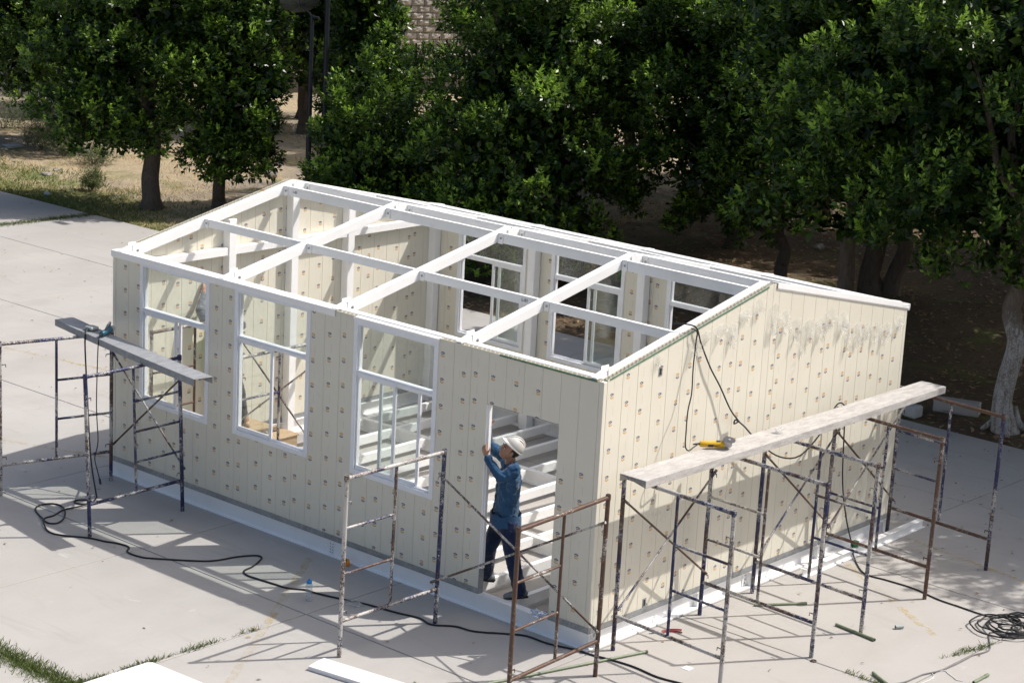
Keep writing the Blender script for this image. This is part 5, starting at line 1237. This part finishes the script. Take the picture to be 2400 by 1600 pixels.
# lamp posts with a mesh dish
def post(x, y, h, r0, label, dish=False):
    t = thing('lamp_post', label, 'lamp post', (x, y, -.05))
    MB().tube([(x, y, -.05), (x, y, 1.6), (x, y, h)], [r0, r0*.95, r0*.7], 12).build('pole', M['lamp'], t, smooth=True)
    MB().lathe((x, y, -.04), [(.16, 0), (.16, .03), (.08, .05)], 14).build('base_plate', M['lamp'], t)
    if dish:
        c = Vector((x-.20, y-.16, h+.20)); ax = Vector((-.55, .35, .75)).normalized(); prof = [(.02, 0)]+[(.06*k, .006*k*k*.35) for k in range(1, 8)]
        xx = ax.orthogonal().normalized(); yy = ax.cross(xx); V = []; n = 24
        for rr, hh in prof:
            for k in range(n): a = 2*math.pi*k/n; V.append(c+ax*hh+(xx*math.cos(a)+yy*math.sin(a))*rr)
        MB().add(V, [(j*n+k, j*n+(k+1) % n, (j+1)*n+(k+1) % n, (j+1)*n+k) for j in range(7) for k in range(n)]).build('dish', M['dish'], t, smooth=True)
        for k in range(8):
            a = 2*math.pi*k/8; MB().tube([c-ax*.01+(xx*math.cos(a)+yy*math.sin(a))*.05, c+ax*.09+(xx*math.cos(a)+yy*math.sin(a))*.42], .008, 6).build('dish_rib', M['lamp'], t)
        MB().tube([Vector((x, y, h-.05)), Vector((x-.06, y-.02, h+.04)), c], .022, 8).build('dish_arm', M['lamp'], t, smooth=True)
        MB().box((x+.02, y-.03, h-.06), (x+.20, y+.03, h-.02)).build('bracket', M['lamp'], t)
    else:
        MB().tube([(x, y, h-.05), (x+.5, y+.1, h+.12)], .02, 8).build('lamp_arm', M['lamp'], t, smooth=True)
        MB().box((x+.45, y+.02, h+.09), (x+.85, y+.20, h+.17)).build('lamp_head', M['lamp'], t, bevel=.02)
post(-19.39, 14.08, 4.38, .062, 'dark pole carrying a mesh dish behind the left gable', True)
post(-19.24, 14.37, 7.4, .068, 'taller dark lamp post just right of the dish pole')
# block wall far behind
wl_ = thing('block_wall', 'wall of rough split blocks showing between the crowns at the top', 'wall', (-33.3, 30.4, 0))
MB().box((-33.3-4.2, 30.4+.02, -.1), (-33.3+9, 30.4+.3, 6.2)).build('wall_core', M['mortar'], wl_)
bw_, bh_ = .40, .205
proto = {}
nb = 0
for row in range(16):
    z = .6 + row*bh_
    for k in range(18):
        x = -3.6 + k*bw_ + (bw_/2 if row % 2 else 0)
        key = nb % 8
        if key not in proto:
            rb = random.Random(key); bm = bmesh.new(); bmesh.ops.create_grid(bm, x_segments=5, y_segments=4, size=.5)
            for v in bm.verts:
                ed = abs(v.co.x) > .49 or abs(v.co.y) > .49
                v.co = Vector((v.co.x*(bw_-.014), 0 if ed else -rb.uniform(.02, .07), v.co.y*(bh_-.014)))
            ring = [e for e in bm.edges if e.is_boundary]; ex = bmesh.ops.extrude_edge_only(bm, edges=ring)
            for v in [g for g in ex['geom'] if isinstance(g, bmesh.types.BMVert)]: v.co.y = .035
            bmesh.ops.recalc_face_normals(bm, faces=bm.faces); me = bpy.data.meshes.new('block'); bm.to_mesh(me); bm.free(); me.materials.append(M['block']); proto[key] = me
        o = bpy.data.objects.new('block', proto[key]); COL.objects.link(o); o.parent = wl_; o.location = Vector((x, 0, z)); nb += 1
wl_.rotation_euler = (0, 0, math.atan2(.87, .49))
# shrubs in the dry lot
for i, (x, y, s, lab) in enumerate([(-31.4, 16.3, .8, 'largest grey-green shrub in the dry lot at the left edge'), (-30.2, 15.2, .62, 'grey-green shrub in front of the largest one, left of the broad tree'), (-28.9, 14.9, .55, 'low shrub half hidden by the broad tree crown'), (-27.6, 14.8, .5, 'small shrub nearest the broad tree trunk in the lot'), (-33.2, 16.2, .7, 'shrub at the far left border of the lot'), (-25.0, 12.75, .20, 'small bright green grass tuft on the dry lawn')]):
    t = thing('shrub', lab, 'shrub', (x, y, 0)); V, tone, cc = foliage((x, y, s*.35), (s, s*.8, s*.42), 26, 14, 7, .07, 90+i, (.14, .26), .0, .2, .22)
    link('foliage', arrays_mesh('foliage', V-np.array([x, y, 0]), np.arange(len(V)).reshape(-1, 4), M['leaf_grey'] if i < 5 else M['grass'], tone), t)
    mb = MB()
    for k in range(6): a = k*1.05; mb.tube([(x, y, -.05), (x+math.cos(a)*s*.3, y+math.sin(a)*s*.3, s*.4)], [.012, .005], 5)
    mb.build('stem', M['bark'], t)
wb_ = MB().box((-31.9, 14.55, -.04), (-30.6, 14.95, .03)).build('white_board', M['foam'], None, bevel=.01); recenter(tag(wb_, 'white board lying among the shrubs at the left edge', 'board'))
def rock(x, y, s, seed, label, mat='rock', group='stones on the dry ground'):
    bm = bmesh.new(); bmesh.ops.create_icosphere(bm, subdivisions=2, radius=1); r = random.Random(seed); ph = [r.uniform(0, 6) for _ in range(4)]
    for v in bm.verts: k = 1+.2*math.sin(v.co.x*3+ph[0])+.18*math.sin(v.co.y*4+ph[1])+r.uniform(-.08, .08); v.co = Vector((v.co.x*s*k, v.co.y*s*.8*k, v.co.z*s*.55*k))
    me = bpy.data.meshes.new('stone'); bm.to_mesh(me); bm.free(); me.materials.append(M[mat]); o = link('stone', me); o.location = (x, y, .02); return tag(o, label, 'stone', group)
for i, (x, y, s) in enumerate([(-26.9, 12.9, .13), (-27.2, 13.4, .09), (-24.2, 17.4, .16), (-23.6, 18.6, .12), (-25.4, 18.9, .15), (-22.2, 16.4, .11), (-24.8, 16.6, .1), (-12.2, 20.0, .12), (-11.1, 21.2, .14)]):
    rock(x, y, s, i, 'grey stone lying on the dry ground among the trees')
rock(-24.9, 11.45, .085, 30, 'small white ball of litter on the shaded lawn', 'foam', None)
fb = MB().box((-2.95, 11.05, -.03), (-2.62, 11.30, .16)).build('foam_block', M['foam'], None, bevel=.03); recenter(tag(fb, 'white foam block at the edge of the concrete behind the gable', 'foam block'))
kb = MB().prism([(-2.72, 11.75, -.04), (-2.72, 11.75, .17), (-2.05, 11.98, .17), (-2.05, 11.98, -.04)], (-.08, .22, 0)).build('concrete_block', M['concrete'], None, bevel=.015); recenter(tag(kb, 'concrete block lying on the dirt behind the foam block', 'concrete block'))
# litter under the trees, dry grass
r8 = np.random.default_rng(44)
n = 15000; L1 = np.stack([r8.uniform(-19, 3, n), 11.0+15.5*r8.uniform(0, 1, n)**1.2, np.full(n, -.01)], 1)
k = np.clip((L1[:, 1]-11.3)/2.5, 0, 1); gz = lambda X, Y: -.045+np.clip((Y-11.3)/2.5, 0, 1)*(.07*np.sin(X*.9+Y*.4)*np.sin(Y*.75-.3*X)+.05*np.sin(X*2.1+1.3)*np.cos(Y*1.9)+.05)
L1[:, 2] = gz(L1[:, 0], L1[:, 1])
scatter_leaves('leaf_litter', L1, (.03, .075), M['litter'], 'brown leaf litter on the ground under the trees', 'leaf litter', 45, .0, .05)
n = 26000; D1 = np.stack([r8.uniform(-38, -15, n), 10.95+12*r8.uniform(0, 1, n)**1.3, np.zeros(n)], 1); cl_ = np.sin(D1[:, 0]*1.3+2*np.sin(D1[:, 1]*.9))*np.cos(D1[:, 1]*1.7) > -.35; D1 = D1[cl_]; D1[:, 2] = gz(D1[:, 0], D1[:, 1])
blades('dry_grass', D1, .085, M['straw'], 'dry straw-coloured grass in the lot left of the house', 'grass', 46, .008, .8)
n = 17000; D2 = np.stack([r8.uniform(-36, -19.5, n), 10.93+2.6*r8.uniform(0, 1, n)**1.8, np.zeros(n)], 1); keep = r8.uniform(0, 1, n) < np.clip((-19.5-D2[:, 0])/4, 0, 1); D2 = D2[keep]; D2[:, 2] = gz(D2[:, 0], D2[:, 1])
blades('green_grass', D2, .08, M['grass'], 'green grass strip along the left edge of the concrete', 'grass', 47, .007, .6)
